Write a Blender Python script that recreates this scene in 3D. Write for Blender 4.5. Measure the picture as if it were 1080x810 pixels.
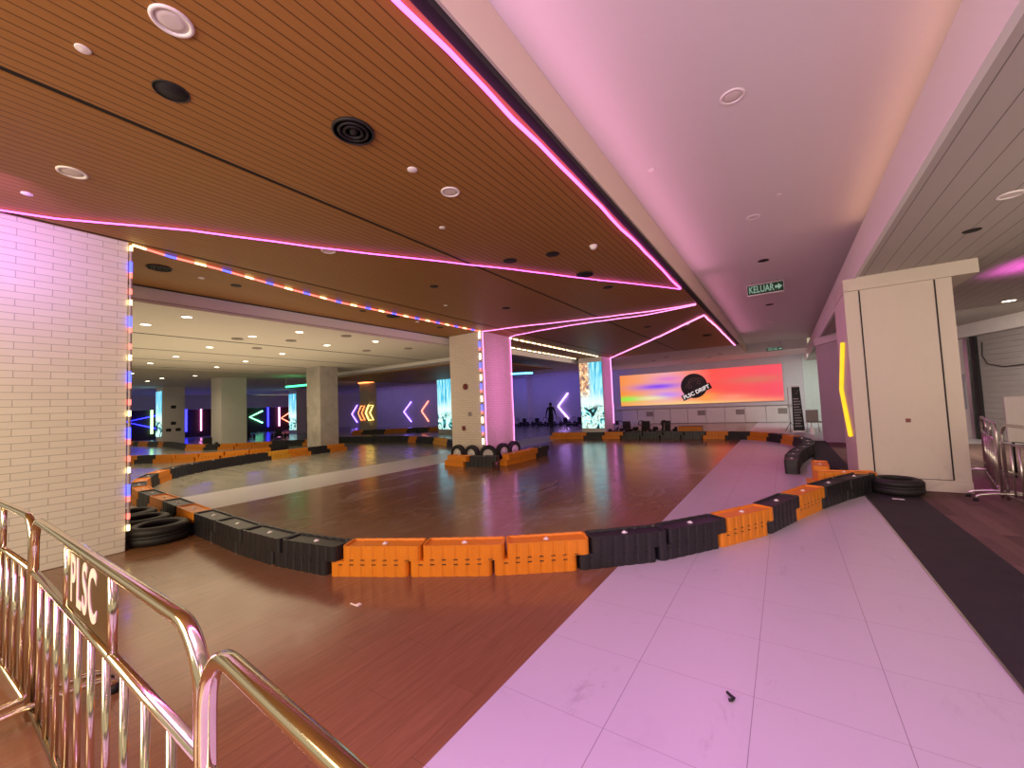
import bpy, bmesh, math, random
from mathutils import Vector, Matrix
random.seed(7)
PI = math.pi
S = bpy.context.scene
COL = S.collection
for o in list(bpy.data.objects):
    bpy.data.objects.remove(o)

# ------------------------------------------------------------------ camera
cam_d = bpy.data.cameras.new('camera')
cam_d.sensor_fit = 'HORIZONTAL'; cam_d.sensor_width = 36.0
cam_d.lens = 427.64 * 36.0 / 1080.0
cam_d.clip_start = 0.02; cam_d.clip_end = 300
cam = bpy.data.objects.new('camera', cam_d); COL.objects.link(cam)
def cam_matrix(yaw, pitch, roll, loc):
    cy, sy = math.cos(yaw), math.sin(yaw)
    f = Vector((sy*math.cos(pitch), cy*math.cos(pitch), math.sin(pitch)))
    r = Vector((cy, -sy, 0)); u = r.cross(f)
    c, s = math.cos(roll), math.sin(roll)
    r2 = c*r + s*u; u2 = -s*r + c*u
    m = Matrix((r2, u2, -f)).transposed().to_4x4(); m.translation = loc
    return m
cam.matrix_world = cam_matrix(math.radians(-33.793), math.radians(3.156), math.radians(-2.392), Vector((0, 0, 1.58)))
S.camera = cam

# ------------------------------------------------------------------ exposure, world, lights
S.view_settings.view_transform = 'Standard'; S.view_settings.look = 'None'
S.view_settings.gamma = 1.0; S.view_settings.use_curve_mapping = False
S.view_settings.exposure = 0.0
W = bpy.data.worlds.new('mall_light'); S.world = W; W.use_nodes = True
bg = W.node_tree.nodes['Background']
bg.inputs[0].default_value = (1.0, 0.82, 0.55, 1); bg.inputs[1].default_value = 0.50

def area(name, loc, size, energy, color, direction=(0, 0, -1), spread=180, spec=1.0, along=(0, 1, 0)):
    d = bpy.data.lights.new(name, 'AREA'); d.shape = 'RECTANGLE'
    d.size, d.size_y = size; d.energy = energy; d.color = color; d.spread = math.radians(spread)
    d.specular_factor = spec
    o = bpy.data.objects.new(name, d); COL.objects.link(o)
    z = -Vector(direction).normalized(); y = Vector(along); y = (y - z*y.dot(z)).normalized(); x = y.cross(z)
    m = Matrix((x, y, z)).transposed().to_4x4(); m.translation = loc; o.matrix_world = m
    return o
WARM = (1.0, 0.80, 0.52); PINK = (1.0, 0.25, 0.78); BLUE = (0.13, 0.10, 1.0)
# the led rope along the timber edge throws magenta on to the white ceiling and floor
area('led_edge_glow', (-1.44, 4.0, 4.0), (0.10, 11.0), 22, (1.0, 0.34, 0.62), (1.0, 0, 0.30), 180, 0.0)
area('led_edge_glow', (-1.44, 15.0, 4.0), (0.10, 10.0), 15, (1.0, 0.30, 0.55), (1.0, 0, 0.10), 180, 0.0)
area('led_edge_down', (-1.42, 4.5, 3.84), (0.06, 12.0), 46, (0.95, 0.24, 0.95), (0.50, 0, -1), 130, 0.0)
area('led_edge_down', (-1.42, 14.0, 3.84), (0.06, 10.0), 24, (1.0, 0.26, 0.82), (0.50, 0, -1), 130, 0.0)
# magenta ropes on the middle pillar
area('pillar_rope_glow', (-6.35, 10.3, 2.1), (0.6, 3.0), 17, (1.0, 0.24, 0.90), (-1, 0, 0), 170, 0.0, (0, 0, 1))
area('pillar_rope_glow', (-6.3, 19.7, 2.2), (0.6, 3.0), 10, (1.0, 0.18, 0.80), (-1, 0, 0), 170, 0.0, (0, 0, 1))
# added lilac fill lights, unseen behind the camera
area('shop_lamp_lilac', (-0.5, -0.8, 4.1), (2.0, 1.6), 72, (0.74, 0.26, 1.0), (0.05, 0.30, -1), 110, 0.0)
area('shop_lamp_lilac', (0.2, -2.2, 2.4), (2.4, 1.4), 112, (0.92, 0.58, 1.0), (0.0, 0.95, 0.9), 150, 0.0)
# warm fill lights standing in for unseen mall corridor lighting
area('corridor_fill', (-4.2, -3.4, 3.2), (6.0, 1.8), 370, (1.0, 0.82, 0.54), (-0.20, 0.9, -0.45), 170, 0.3)
area('corridor_fill', (4.6, -2.5, 3.0), (3.0, 2.0), 180, (1.0, 0.80, 0.56), (-0.20, 1.0, -0.10), 110, 0.0)
area('left_violet_fill', (-5.6, 0.45, 3.5), (0.6, 0.3), 6, (0.55, 0.18, 1.0), (-1.0, 0, -0.05), 110, 0.0)  # unseen violet fill on the left brick pillar, no fixture modelled
# the hall under the white ceiling
for lx, ly, e in [(-11.5, 4.5, 90), (-15.5, 5.5, 100), (-24, 6.5, 85), (-33, 7.0, 35)]:
    area('hall_downlights', (lx, ly, 3.52), (4.0, 4.0), e, WARM, (0, 0, -1), 160, 0.2)
area('hall_bounce', (-13.5, 5.0, 0.7), (9.0, 7.0), 170, (1.0, 0.78, 0.50), (0, 0, 1), 180, 0.0)
# blue wash at the far wall
area('blue_wash', (-14.5, 26.0, 3.6), (10.0, 1.2), 80, (0.16, 0.12, 1.0), (0, 0.9, -0.7), 170, 0.2, (0, 1, 0))
area('blue_wash', (-30.0, 26.0, 3.6), (16.0, 1.2), 70, (0.42, 0.28, 1.0), (0, 0.9, -0.7), 170, 0.2, (0, 1, 0))
area('blue_wash', (-43.0, 13.5, 3.4), (1.2, 12.0), 130, (0.10, 0.06, 1.0), (0.5, 0, -1), 170, 0.2)
# unseen mauve fill in front of the screen, no fixture modelled
area('screen_wall_fill', (-3.7, 24.3, 3.45), (6.0, 0.8), 55, (1.0, 0.45, 0.66), (0, 0.5, -1), 170, 0.0)
area('door_fill', (1.2, 25.0, 3.4), (1.0, 1.0), 70, (0.85, 1.0, 0.92), (0.1, 0.6, -1), 150, 0.0)  # added fill that brightens the pale door, no fixture modelled
# magenta lamp behind the white pillar, shining on the ceiling, then the right-hand hall downlight and an upward fill
area('pillar_glow', (3.2, 9.9, 3.0), (0.3, 1.0), 5, (1.0, 0.12, 0.80), (0.5, 0.1, 1), 120, 0.0)
area('pillar_glow', (2.62, 10.0, 1.8), (0.3, 0.3), 4.5, (1.0, 0.14, 0.85), (-0.25, -0.1, -1), 120, 0.5)
area('right_hall_lamp', (4.0, 13.4, 3.2), (2.0, 0.5), 130, (1.0, 0.86, 0.74), (0.1, 0.5, -1), 160, 0.1)
area('right_hall_fill', (3.6, 4.5, 0.6), (3.0, 6.0), 45, (1.0, 0.82, 0.64), (0, 0, 1), 170, 0.0)  # added upward fill for the plank ceiling, not a fixture
# warm trough light on the beam ledge
area('cove_glow', (1.28, 3.0, 4.08), (0.10, 11.0), 11, (1.0, 0.50, 0.30), (-1, 0, 0.25), 170, 0.0)

# ------------------------------------------------------------------ material helpers
class NT:
    def __init__(self, name):
        self.m = bpy.data.materials.new(name); self.m.use_nodes = True
        self.t = self.m.node_tree; self.n = self.t.nodes; self.b = self.n['Principled BSDF']
    def node(self, typ, **kw):
        n = self.n.new(typ)
        for k, v in kw.items(): setattr(n, k, v)
        return n
    def link(self, a, b): self.t.links.new(a, b)
    def put(self, sock, v):
        if isinstance(v, (int, float)): sock.default_value = v
        elif isinstance(v, tuple): sock.default_value = v if len(v) != 3 or sock.type == 'VECTOR' else (*v, 1)
        else: self.link(v, sock)
    def math(self, op, a, b=0.0, c=None, clamp=False):
        n = self.node('ShaderNodeMath', operation=op, use_clamp=clamp)
        self.put(n.inputs[0], a); self.put(n.inputs[1], b)
        if c is not None: self.put(n.inputs[2], c)
        return n.outputs[0]
    def mix(self, f, a, b, mode='MIX'):
        n = self.node('ShaderNodeMix', data_type='RGBA', blend_type=mode)
        self.put(n.inputs[0], f); self.put(n.inputs[6], a); self.put(n.inputs[7], b)
        return n.outputs[2]
    def coord(self, which='Object'):
        return self.node('ShaderNodeTexCoord').outputs[which]
    def xyz(self, v):
        n = self.node('ShaderNodeSeparateXYZ'); self.link(v, n.inputs[0]); return n.outputs
    def vec(self, x, y, z):
        n = self.node('ShaderNodeCombineXYZ')
        for i, v in enumerate((x, y, z)): self.put(n.inputs[i], v)
        return n.outputs[0]
    def scale(self, v, s):
        n = self.node('ShaderNodeMapping'); self.link(v, n.inputs[0]); n.inputs['Scale'].default_value = s; return n.outputs[0]
    def noise(self, v, scale, detail=3, rough=0.55, dist=0.0):
        n = self.node('ShaderNodeTexNoise'); self.link(v, n.inputs['Vector'])
        n.inputs['Scale'].default_value = scale; n.inputs['Detail'].default_value = detail
        n.inputs['Roughness'].default_value = rough; n.inputs['Distortion'].default_value = dist
        return n.outputs[0]
    def ramp(self, f, stops, interp='LINEAR'):
        n = self.node('ShaderNodeValToRGB'); self.put(n.inputs[0], f); r = n.color_ramp; r.interpolation = interp
        while len(r.elements) < len(stops): r.elements.new(0.5)
        for e, (p, c) in zip(r.elements, stops):
            e.position = p; e.color = (*c, 1) if len(c) == 3 else c
        return n.outputs[0]
    def step(self, v, lo, hi):       # smooth 0..1 between lo and hi
        n = self.node('ShaderNodeMapRange', interpolation_type='SMOOTHSTEP'); self.put(n.inputs[0], v)
        n.inputs[1].default_value = lo; n.inputs[2].default_value = hi
        return n.outputs[0]
    def line(self, x, period, width, off=0.0):   # 1 on a thin line every period
        f = self.math('FRACT', self.math('DIVIDE', self.math('SUBTRACT', x, off), period))
        d = self.math('ABSOLUTE', self.math('SUBTRACT', f, 0.5))
        return self.math('GREATER_THAN', d, 0.5 - width / period / 2)
    def bump(self, h, strength=0.3, dist=0.01):
        n = self.node('ShaderNodeBump'); self.put(n.inputs['Height'], h)
        n.inputs['Strength'].default_value = strength; n.inputs['Distance'].default_value = dist
        self.link(n.outputs[0], self.b.inputs['Normal'])
    def set(self, color=None, rough=None, metal=None, spec=None, emit=None, estr=None, coat=None):
        b = self.b.inputs
        if color is not None: self.put(b['Base Color'], color)
        if rough is not None: self.put(b['Roughness'], rough)
        if metal is not None: self.put(b['Metallic'], metal)
        if spec is not None: self.put(b['Specular IOR Level'], spec)
        if emit is not None: self.put(b['Emission Color'], emit)
        if estr is not None: self.put(b['Emission Strength'], estr)
        if coat is not None: self.put(b['Coat Weight'], coat)
        return self.m

def plain(name, color, rough=0.5, metal=0.0, var=0.06, scale=6.0, spec=0.5, bump=0.0):
    t = NT(name); v = t.coord()
    n = t.noise(v, scale, 4)
    a = tuple(max(0, c*(1-var*2)) for c in color); b = tuple(min(1, c*(1+var*2)) for c in color)
    t.set(t.mix(n, a, b), rough, metal, spec)
    if bump: t.bump(t.noise(v, scale*8, 3), bump, 0.004)
    return t.m
def glow(name, color, strength):
    t = NT(name); v = t.coord()
    n = t.noise(v, 3.0, 1)
    t.set((0.02, 0.02, 0.02), 0.5, emit=t.mix(n, color, tuple(c*0.85 for c in color)), estr=strength)
    return t.m

M = {}
# timber slat ceiling
def wood_ceiling():
    t = NT('timber_slats'); v = t.coord(); x, y, z = t.xyz(v)
    g = t.line(x, 0.088, 0.010)
    grain = t.noise(t.scale(v, (14, 0.6, 1)), 4.0, 4)
    slat = t.noise(t.vec(t.math('FLOOR', t.math('DIVIDE', x, 0.088)), 0.0, 0.0), 3.7, 0)
    c = t.mix(grain, (0.33, 0.155, 0.036), (0.44, 0.225, 0.060))
    c = t.mix(t.math('MULTIPLY', slat, 0.35), c, (0.29, 0.13, 0.036))
    c = t.mix(t.math('MULTIPLY', g, 0.75), c, (0.05, 0.02, 0.008))
    t.set(c, 0.55, spec=0.25); t.bump(t.math('SUBTRACT', 1.0, g), 0.6, 0.01)
    return t.m
M['timber'] = wood_ceiling()
def white_ceiling(name, col, lines=None):
    t = NT(name); v = t.coord(); x, y, z = t.xyz(v)
    n = t.noise(v, 0.8, 4)
    c = t.mix(n, tuple(k*0.95 for k in col), col)
    if lines:
        per, w, lc = lines
        g = t.line(x, per, w, 0.02)
        c = t.mix(t.math('MULTIPLY', g, 0.8), c, lc); t.bump(t.math('SUBTRACT', 1.0, g), 0.5, 0.006)
    return t.set(c, 0.75, spec=0.2)
M['white_ceiling'] = white_ceiling('white_plaster', (0.78, 0.76, 0.74))
M['bright_white'] = white_ceiling('bright_white_plaster', (0.88, 0.87, 0.85))
M['cream_fascia'] = white_ceiling('cream_plaster', (0.74, 0.66, 0.52))
M['plank_ceiling'] = white_ceiling('grey_plank_board', (0.50, 0.47, 0.43), (0.20, 0.008, (0.12, 0.11, 0.10)))
M['hall_ceiling'] = white_ceiling('hall_plaster', (0.74, 0.70, 0.63))
M['black_slot'] = plain('black_slot', (0.012, 0.011, 0.012), 0.7)
# floors
def floor_wood():
    t = NT('laminate_floor'); v = t.coord(); x, y, z = t.xyz(v)
    row = t.math('FLOOR', t.math('DIVIDE', x, 0.19))
    yo = t.math('ADD', y, t.math('MULTIPLY', row, 0.47))
    plank = t.noise(t.vec(row, t.math('FLOOR', t.math('DIVIDE', yo, 1.22)), 0.0), 5.3, 0)
    g1 = t.line(x, 0.19, 0.003); g2 = t.line(yo, 1.22, 0.003)
    grain = t.noise(t.scale(v, (26, 1.5, 1)), 1.6, 5, 0.6, 0.6)
    c = t.mix(grain, (0.145, 0.064, 0.027), (0.33, 0.160, 0.072))
    c = t.mix(t.math('MULTIPLY', plank, 0.5), c, (0.17, 0.078, 0.036))
    c = t.mix(t.math('MULTIPLY', t.math('MAXIMUM', g1, g2), 0.55), c, (0.07, 0.03, 0.02))
    scuff = t.step(t.noise(t.scale(v, (1.2, 0.5, 1)), 1.3, 6, 0.7, 0.8), 0.48, 0.72)
    dusty = t.step(y, 2.5, 4.5)
    c = t.mix(t.math('MULTIPLY', t.math('MULTIPLY', scuff, dusty), 0.65), c, (0.40, 0.31, 0.28))
    r = t.math('ADD', 0.09, t.math('MULTIPLY', t.noise(v, 2.5, 5, 0.7), 0.20))
    t.set(c, r, spec=0.5)
    t.bump(t.math('ADD', t.noise(t.scale(v, (1, 1, 1)), 5.0, 3), t.math('MULTIPLY', grain, 0.3)), 0.05, 0.02)
    return t.m
M['laminate'] = floor_wood()
def floor_tile():
    t = NT('white_tiles'); v = t.coord(); x, y, z = t.xyz(v)
    gx = t.line(x, 0.60, 0.004, -1.437); gy = t.line(y, 0.60, 0.003, 1.92)
    vein = t.step(t.noise(t.scale(v, (1.2, 1.8, 1)), 1.1, 7, 0.7, 1.2), 0.56, 0.80)
    scuff = t.step(t.noise(t.scale(v, (2.0, 0.7, 1)), 2.2, 8, 0.75, 0.4), 0.56, 0.78)
    c = t.mix(t.math('MULTIPLY', vein, 0.35), (0.53, 0.505, 0.525), (0.33, 0.295, 0.305))
    c = t.mix(t.math('MULTIPLY', scuff, 0.6), c, (0.22, 0.19, 0.20))
    c = t.mix(t.math('MULTIPLY', gx, 0.75), c, (0.16, 0.12, 0.13))
    c = t.mix(t.math('MULTIPLY', gy, 0.65), c, (0.20, 0.16, 0.17))
    r = t.math('ADD', 0.22, t.math('MULTIPLY', t.noise(v, 3.0, 5, 0.7), 0.2))
    t.set(c, r, spec=0.45); t.bump(t.noise(v, 4.0, 3), 0.03, 0.02)
    return t.m
M['tile'] = floor_tile()
def floor_grey():
    t = NT('grey_vinyl'); v = t.coord(); x, y, z = t.xyz(v)
    n = t.noise(t.scale(v, (0.6, 2.5, 1)), 1.2, 6, 0.65)
    c = t.mix(n, (0.24, 0.23, 0.19), (0.36, 0.34, 0.29))
    c = t.mix(t.math('MULTIPLY', t.line(x, 0.9, 0.006), 0.3), c, (0.15, 0.14, 0.12))
    t.set(c, t.math('ADD', 0.10, t.math('MULTIPLY', n, 0.2)), spec=0.5); t.bump(t.noise(v, 4.0, 3), 0.04, 0.02)
    return t.m
M['grey_floor'] = floor_grey()
def carpet():
    t = NT('brown_plank_carpet'); v = t.coord(); x, y, z = t.xyz(v)
    row = t.math('FLOOR', t.math('DIVIDE', x, 0.13))
    pl = t.noise(t.vec(row, t.math('FLOOR', t.math('DIVIDE', t.math('ADD', y, t.math('MULTIPLY', row, 0.37)), 0.9)), 0.0), 4.1, 0)
    n = t.noise(t.scale(v, (18, 2, 1)), 2.0, 5)
    c = t.mix(t.math('ADD', t.math('MULTIPLY', pl, 0.7), t.math('MULTIPLY', n, 0.3)), (0.05, 0.03, 0.027), (0.25, 0.16, 0.135))
    t.set(c, 0.85, spec=0.2); t.bump(n, 0.2, 0.01)
    return t.m
M['carpet'] = carpet()
def brick(name, col, bw=0.27, rh=0.078):
    t = NT(name); v = t.coord(); x, y, z = t.xyz(v)
    b = t.node('ShaderNodeTexBrick'); t.link(t.vec(t.math('ADD', x, y), z, 0.0), b.inputs['Vector'])
    b.inputs['Scale'].default_value = 1.0; b.inputs['Brick Width'].default_value = bw; b.inputs['Row Height'].default_value = rh
    b.inputs['Mortar Size'].default_value = 0.0035; b.inputs['Mortar Smooth'].default_value = 0.3
    b.inputs['Color1'].default_value = (*col, 1); b.inputs['Color2'].default_value = (*[c*0.95 for c in col], 1)
    b.inputs['Mortar'].default_value = (*[c*0.55 for c in col], 1)
    n = t.noise(v, 2.0, 4)
    c = t.mix(t.math('MULTIPLY', n, 0.12), b.outputs[0], (0.5, 0.42, 0.34))
    t.set(c, 0.55, spec=0.35); t.bump(t.math('SUBTRACT', 1.0, b.outputs['Fac']), 0.5, 0.006)
    return t.m
M['brick'] = brick('white_brick', (0.84, 0.81, 0.74))
M['small_brick'] = brick('cream_small_brick', (0.74, 0.66, 0.55), 0.24, 0.07)
def concrete():
    t = NT('bare_concrete'); v = t.coord()
    n = t.noise(v, 3.0, 7, 0.7); s = t.step(t.noise(v, 1.4, 6, 0.75, 0.5), 0.45, 0.7)
    c = t.mix(n, (0.36, 0.34, 0.31), (0.62, 0.59, 0.55))
    c = t.mix(t.math('MULTIPLY', s, 0.4), c, (0.25, 0.235, 0.215))
    t.set(c, 0.85, spec=0.2); t.bump(n, 0.3, 0.01); return t.m
M['concrete'] = concrete()
def dirty_panel():
    t = NT('cream_panel'); v = t.coord(); x, y, z = t.xyz(v)
    n = t.noise(t.scale(v, (1.5, 1.5, 0.5)), 1.4, 6, 0.7)
    low = t.math('SUBTRACT', 1.0, t.step(z, 0.0, 0.8))
    sm = t.math('MULTIPLY', t.step(t.noise(t.scale(v, (2, 2, 1)), 2.2, 6, 0.7, 0.6), 0.52, 0.75), 0.30)
    c = t.mix(n, (0.57, 0.52, 0.43), (0.64, 0.59, 0.50))
    c = t.mix(t.math('MULTIPLY', sm, t.math('ADD', 0.3, low)), c, (0.30, 0.26, 0.22))
    return t.set(c, 0.55, spec=0.35)
M['panel'] = dirty_panel()
M['white_paint'] = plain('white_paint', (0.74, 0.71, 0.67), 0.6, var=0.03)
M['pale_wall'] = plain('pale_wall', (0.62, 0.60, 0.62), 0.7, var=0.04, scale=1.5)
M['maroon_wall'] = plain('maroon_wall', (0.05, 0.022, 0.028), 0.8, var=0.15)
M['grey_wall'] = plain('grey_wall', (0.36, 0.335, 0.32), 0.7, var=0.05, scale=1.2)
M['lilac_wall'] = plain('lilac_grey_board', (0.52, 0.48, 0.47), 0.7, var=0.06, scale=1.0)
M['pale_door'] = plain('pale_green_door', (0.60, 0.68, 0.64), 0.5, var=0.03)
M['mat'] = plain('black_mat', (0.030, 0.026, 0.029), 0.7, var=0.2, scale=4, spec=0.3)
M['orange'] = plain('orange_plastic', (0.72, 0.235, 0.012), 0.42, var=0.06, scale=9, spec=0.45)
M['yellow_orange'] = plain('yellow_plastic', (0.74, 0.36, 0.03), 0.42, var=0.06, scale=9, spec=0.45)
M['black_plastic'] = plain('black_plastic', (0.015, 0.014, 0.017), 0.42, var=0.2, scale=9, spec=0.5)
M['rubber'] = plain('tyre_rubber', (0.014, 0.013, 0.014), 0.6, var=0.25, scale=20, spec=0.4)
M['white_plastic'] = plain('white_plastic', (0.90, 0.88, 0.85), 0.45, var=0.02)
M['hub'] = plain('grey_white_hub', (0.60, 0.57, 0.55), 0.5, var=0.12, scale=8)
M['speaker_mesh'] = plain('speaker_mesh', (0.74, 0.69, 0.64), 0.7, var=0.05, scale=60)
M['chrome'] = plain('polished_steel', (0.86, 0.78, 0.62), 0.13, 1.0, 0.04, 3)
M['steel'] = plain('brushed_steel', (0.62, 0.58, 0.56), 0.28, 1.0, 0.06, 6)
M['brass_plate'] = plain('bronze_plate', (0.30, 0.22, 0.10), 0.30, 0.85, 0.10, 5)
M['letter'] = plain('ivory_letter', (0.90, 0.80, 0.62), 0.5, var=0.02)
M['black'] = plain('black_paint', (0.014, 0.013, 0.014), 0.55, var=0.2)
M['dark_cloth'] = plain('dark_cloth', (0.012, 0.012, 0.016), 0.85, var=0.2)
M['dark_skin'] = plain('shaded_skin', (0.10, 0.055, 0.04), 0.6, var=0.1)
M['red_paint'] = plain('dark_red_paint', (0.16, 0.012, 0.012), 0.4, var=0.1)
M['grey_vent'] = plain('taupe_vent', (0.30, 0.26, 0.24), 0.6, var=0.06)
M['green_sign'] = plain('green_sign', (0.0, 0.075, 0.03), 0.4, var=0.05)
M['sign_white'] = glow('sign_white', (0.55, 0.85, 0.62), 0.42)
M['led_pink'] = glow('led_pink', (1.0, 0.13, 0.78), 4.0)
M['led_white'] = glow('led_white_pink', (1.0, 0.26, 0.74), 3.2)
M['bead_warm'] = glow('bead_warm', (1.0, 0.72, 0.30), 6.0)
M['bead_blue'] = glow('bead_blue', (0.05, 0.06, 1.0), 6.0)
M['bead_red'] = glow('bead_red', (1.0, 0.16, 0.12), 3.0)
M['bead_cream'] = glow('bead_cream', (1.0, 0.80, 0.62), 5.0)
M['bead_wire'] = plain('clear_bead_tube', (0.45, 0.36, 0.38), 0.3)
for nm, c, s in [('violet', (0.30, 0.14, 1.0), 9), ('lilac', (0.62, 0.32, 1.0), 9), ('salmon', (1.0, 0.22, 0.14), 5), ('amber', (1.0, 0.62, 0.12), 7),
                 ('red_orange', (1.0, 0.22, 0.06), 5), ('mint', (0.20, 1.0, 0.42), 6), ('deep_blue', (0.02, 0.02, 1.0), 9), ('rose', (1.0, 0.30, 0.75), 6),
                 ('lime', (0.40, 1.0, 0.30), 5), ('green', (0.05, 0.9, 0.25), 5), ('aqua', (0.10, 0.55, 1.0), 6), ('yellow', (1.0, 0.56, 0.015), 1.5)]:
    M['neon_'+nm] = glow('neon_'+nm, c, s)
M['downlight'] = glow('downlight_lens', (1.0, 0.90, 0.66), 14)

# ------------------------------------------------------------------ mesh helpers
def V(*a): return Vector(a)
def box(bm, lo, hi, mi=0):
    r = bmesh.ops.create_cube(bm, size=1.0); vs = r['verts']
    for v in vs:
        v.co = Vector([(lo[i]+hi[i])/2 + v.co[i]*(hi[i]-lo[i]) for i in range(3)])
    for f in set(f for v in vs for f in v.link_faces): f.material_index = mi
    return vs
def bevel_all(bm, w, seg=2):
    bmesh.ops.bevel(bm, geom=bm.edges[:], offset=w, segments=seg, affect='EDGES', profile=0.6, clamp_overlap=True)
def cyl(bm, p0, p1, r0, r1=None, seg=16, caps=True, mi=0):
    p0, p1 = Vector(p0), Vector(p1); d = p1-p0
    q = d.to_track_quat('Z', 'Y').to_matrix().to_4x4(); q.translation = (p0+p1)/2
    r = bmesh.ops.create_cone(bm, cap_ends=caps, segments=seg, radius1=r0, radius2=r0 if r1 is None else r1, depth=d.length, matrix=q)
    for f in set(f for v in r['verts'] for f in v.link_faces): f.material_index = mi
def tube(bm, pts, r, seg=10, mi=0, closed=False, mifun=None, caps=True):
    pts = [Vector(p) for p in pts]; n = len(pts); rings = []
    up = None
    for i, p in enumerate(pts):
        if closed: d = (pts[(i+1) % n]-pts[i-1])
        else: d = (pts[min(i+1, n-1)]-pts[max(i-1, 0)])
        d.normalize()
        if up is None:
            a = Vector((0, 0, 1)) if abs(d.z) < 0.9 else Vector((1, 0, 0))
        else: a = up
        s = d.cross(a).normalized(); u = s.cross(d).normalized(); up = u
        rings.append([bm.verts.new(p + (s*math.cos(2*PI*k/seg) + u*math.sin(2*PI*k/seg))*r) for k in range(seg)])
    m = n if closed else n-1
    for i in range(m):
        a, b = rings[i], rings[(i+1) % n]
        for k in range(seg):
            f = bm.faces.new((a[k], a[(k+1) % seg], b[(k+1) % seg], b[k])); f.smooth = True
            f.material_index = mifun(i) if mifun else mi
    if not closed and caps:
        for rg, fl in ((rings[0], True), (rings[-1], False)):
            f = bm.faces.new(rg[::-1] if fl else rg); f.material_index = mifun(0) if mifun else mi
def lathe(bm, prof, seg=24, mat=None, mi=0, closed=False):
    rings = []
    for r, z in prof:
        rings.append([bm.verts.new((r*math.cos(2*PI*k/seg), r*math.sin(2*PI*k/seg), z)) for k in range(seg)])
    pairs = list(zip(rings, rings[1:])) + ([(rings[-1], rings[0])] if closed else [])
    for a, b in pairs:
        for k in range(seg):
            try:
                f = bm.faces.new((a[k], a[(k+1) % seg], b[(k+1) % seg], b[k])); f.smooth = True; f.material_index = mi
            except ValueError: pass
    if not closed:
        if prof[0][0] > 1e-5: bm.faces.new(rings[0][::-1]).material_index = mi
        if prof[-1][0] > 1e-5: bm.faces.new(rings[-1]).material_index = mi
    if mat is not None:
        bmesh.ops.transform(bm, matrix=mat, verts=[v for rg in rings for v in rg])
def prism(bm, poly, z0, z1, mi=0):
    a = [bm.verts.new((x, y, z0)) for x, y in poly]; b = [bm.verts.new((x, y, z1)) for x, y in poly]
    n = len(poly); fs = [bm.faces.new(a[::-1]), bm.faces.new(b)]
    for k in range(n): fs.append(bm.faces.new((a[k], a[(k+1) % n], b[(k+1) % n], b[k])))
    for f in fs: f.material_index = mi
    return fs
def link(name, bm, mats, parent=None, loc=(0, 0, 0), rotz=0.0):
    bmesh.ops.recalc_face_normals(bm, faces=bm.faces[:])
    me = bpy.data.meshes.new(name); bm.to_mesh(me); bm.free()
    for m in (mats if isinstance(mats, (list, tuple)) else [mats]): me.materials.append(M[m] if isinstance(m, str) else m)
    o = bpy.data.objects.new(name, me); COL.objects.link(o)
    o.location = loc; o.rotation_euler = (0, 0, rotz)
    if parent is not None: o.parent = parent
    return o
def tag(o, label, cat, group=None):
    o['label'] = label; o['category'] = cat
    if group: o['group'] = group
    return o
def thing(name, label, cat, loc=(0, 0, 0), rotz=0.0, group=None):
    o = bpy.data.objects.new(name, None); COL.objects.link(o); o.empty_display_size = 0.2
    o.location = loc; o.rotation_euler = (0, 0, rotz)
    return tag(o, label, cat, group)
def struct(name, bm, mats, **k):
    o = link(name, bm, mats, **k); o['kind'] = 'structure'; return o
def dup(root, loc, rotz, label, group=None):
    r = root.copy(); COL.objects.link(r); r.location = loc; r.rotation_euler = (0, 0, rotz)
    r['label'] = label
    if group: r['group'] = group
    for ch in list(root.children):
        c = ch.copy(); COL.objects.link(c); c.parent = r
        for g in list(ch.children):
            d = g.copy(); COL.objects.link(d); d.parent = c
    return r
def text_mesh(s, size, mat, parent, name, mw, depth=0.002, bold=0.0, gap=1.0):
    cu = bpy.data.curves.new('txt', 'FONT'); cu.body = s; cu.size = size; cu.extrude = depth; cu.offset = bold; cu.space_character = gap
    cu.align_x = 'CENTER'; cu.align_y = 'CENTER'
    to = bpy.data.objects.new('txt', cu); COL.objects.link(to)
    dg = bpy.context.evaluated_depsgraph_get(); dg.update()
    me = bpy.data.meshes.new_from_object(to.evaluated_get(dg))
    bpy.data.objects.remove(to)
    me.materials.clear(); me.materials.append(M[mat] if isinstance(mat, str) else mat)
    me.transform(mw)
    o = bpy.data.objects.new(name, me); COL.objects.link(o); o.parent = parent
    return o
ORD = ['first', 'second', 'third', 'fourth', 'fifth', 'sixth', 'seventh', 'eighth', 'ninth', 'tenth', 'eleventh', 'twelfth', 'thirteenth',
       'fourteenth', 'fifteenth', 'sixteenth', 'seventeenth', 'eighteenth', 'nineteenth', 'twentieth', 'twenty-first', 'twenty-second',
       'twenty-third', 'twenty-fourth', 'twenty-fifth', 'twenty-sixth', 'twenty-seventh', 'twenty-eighth', 'twenty-ninth', 'thirtieth',
       'thirty-first', 'thirty-second']
def frame_xz(x, y, z):  # local XY -> world XZ, facing -Y
    return Matrix(((1, 0, 0, x), (0, 0, -1, y), (0, 1, 0, z), (0, 0, 0, 1)))

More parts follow.
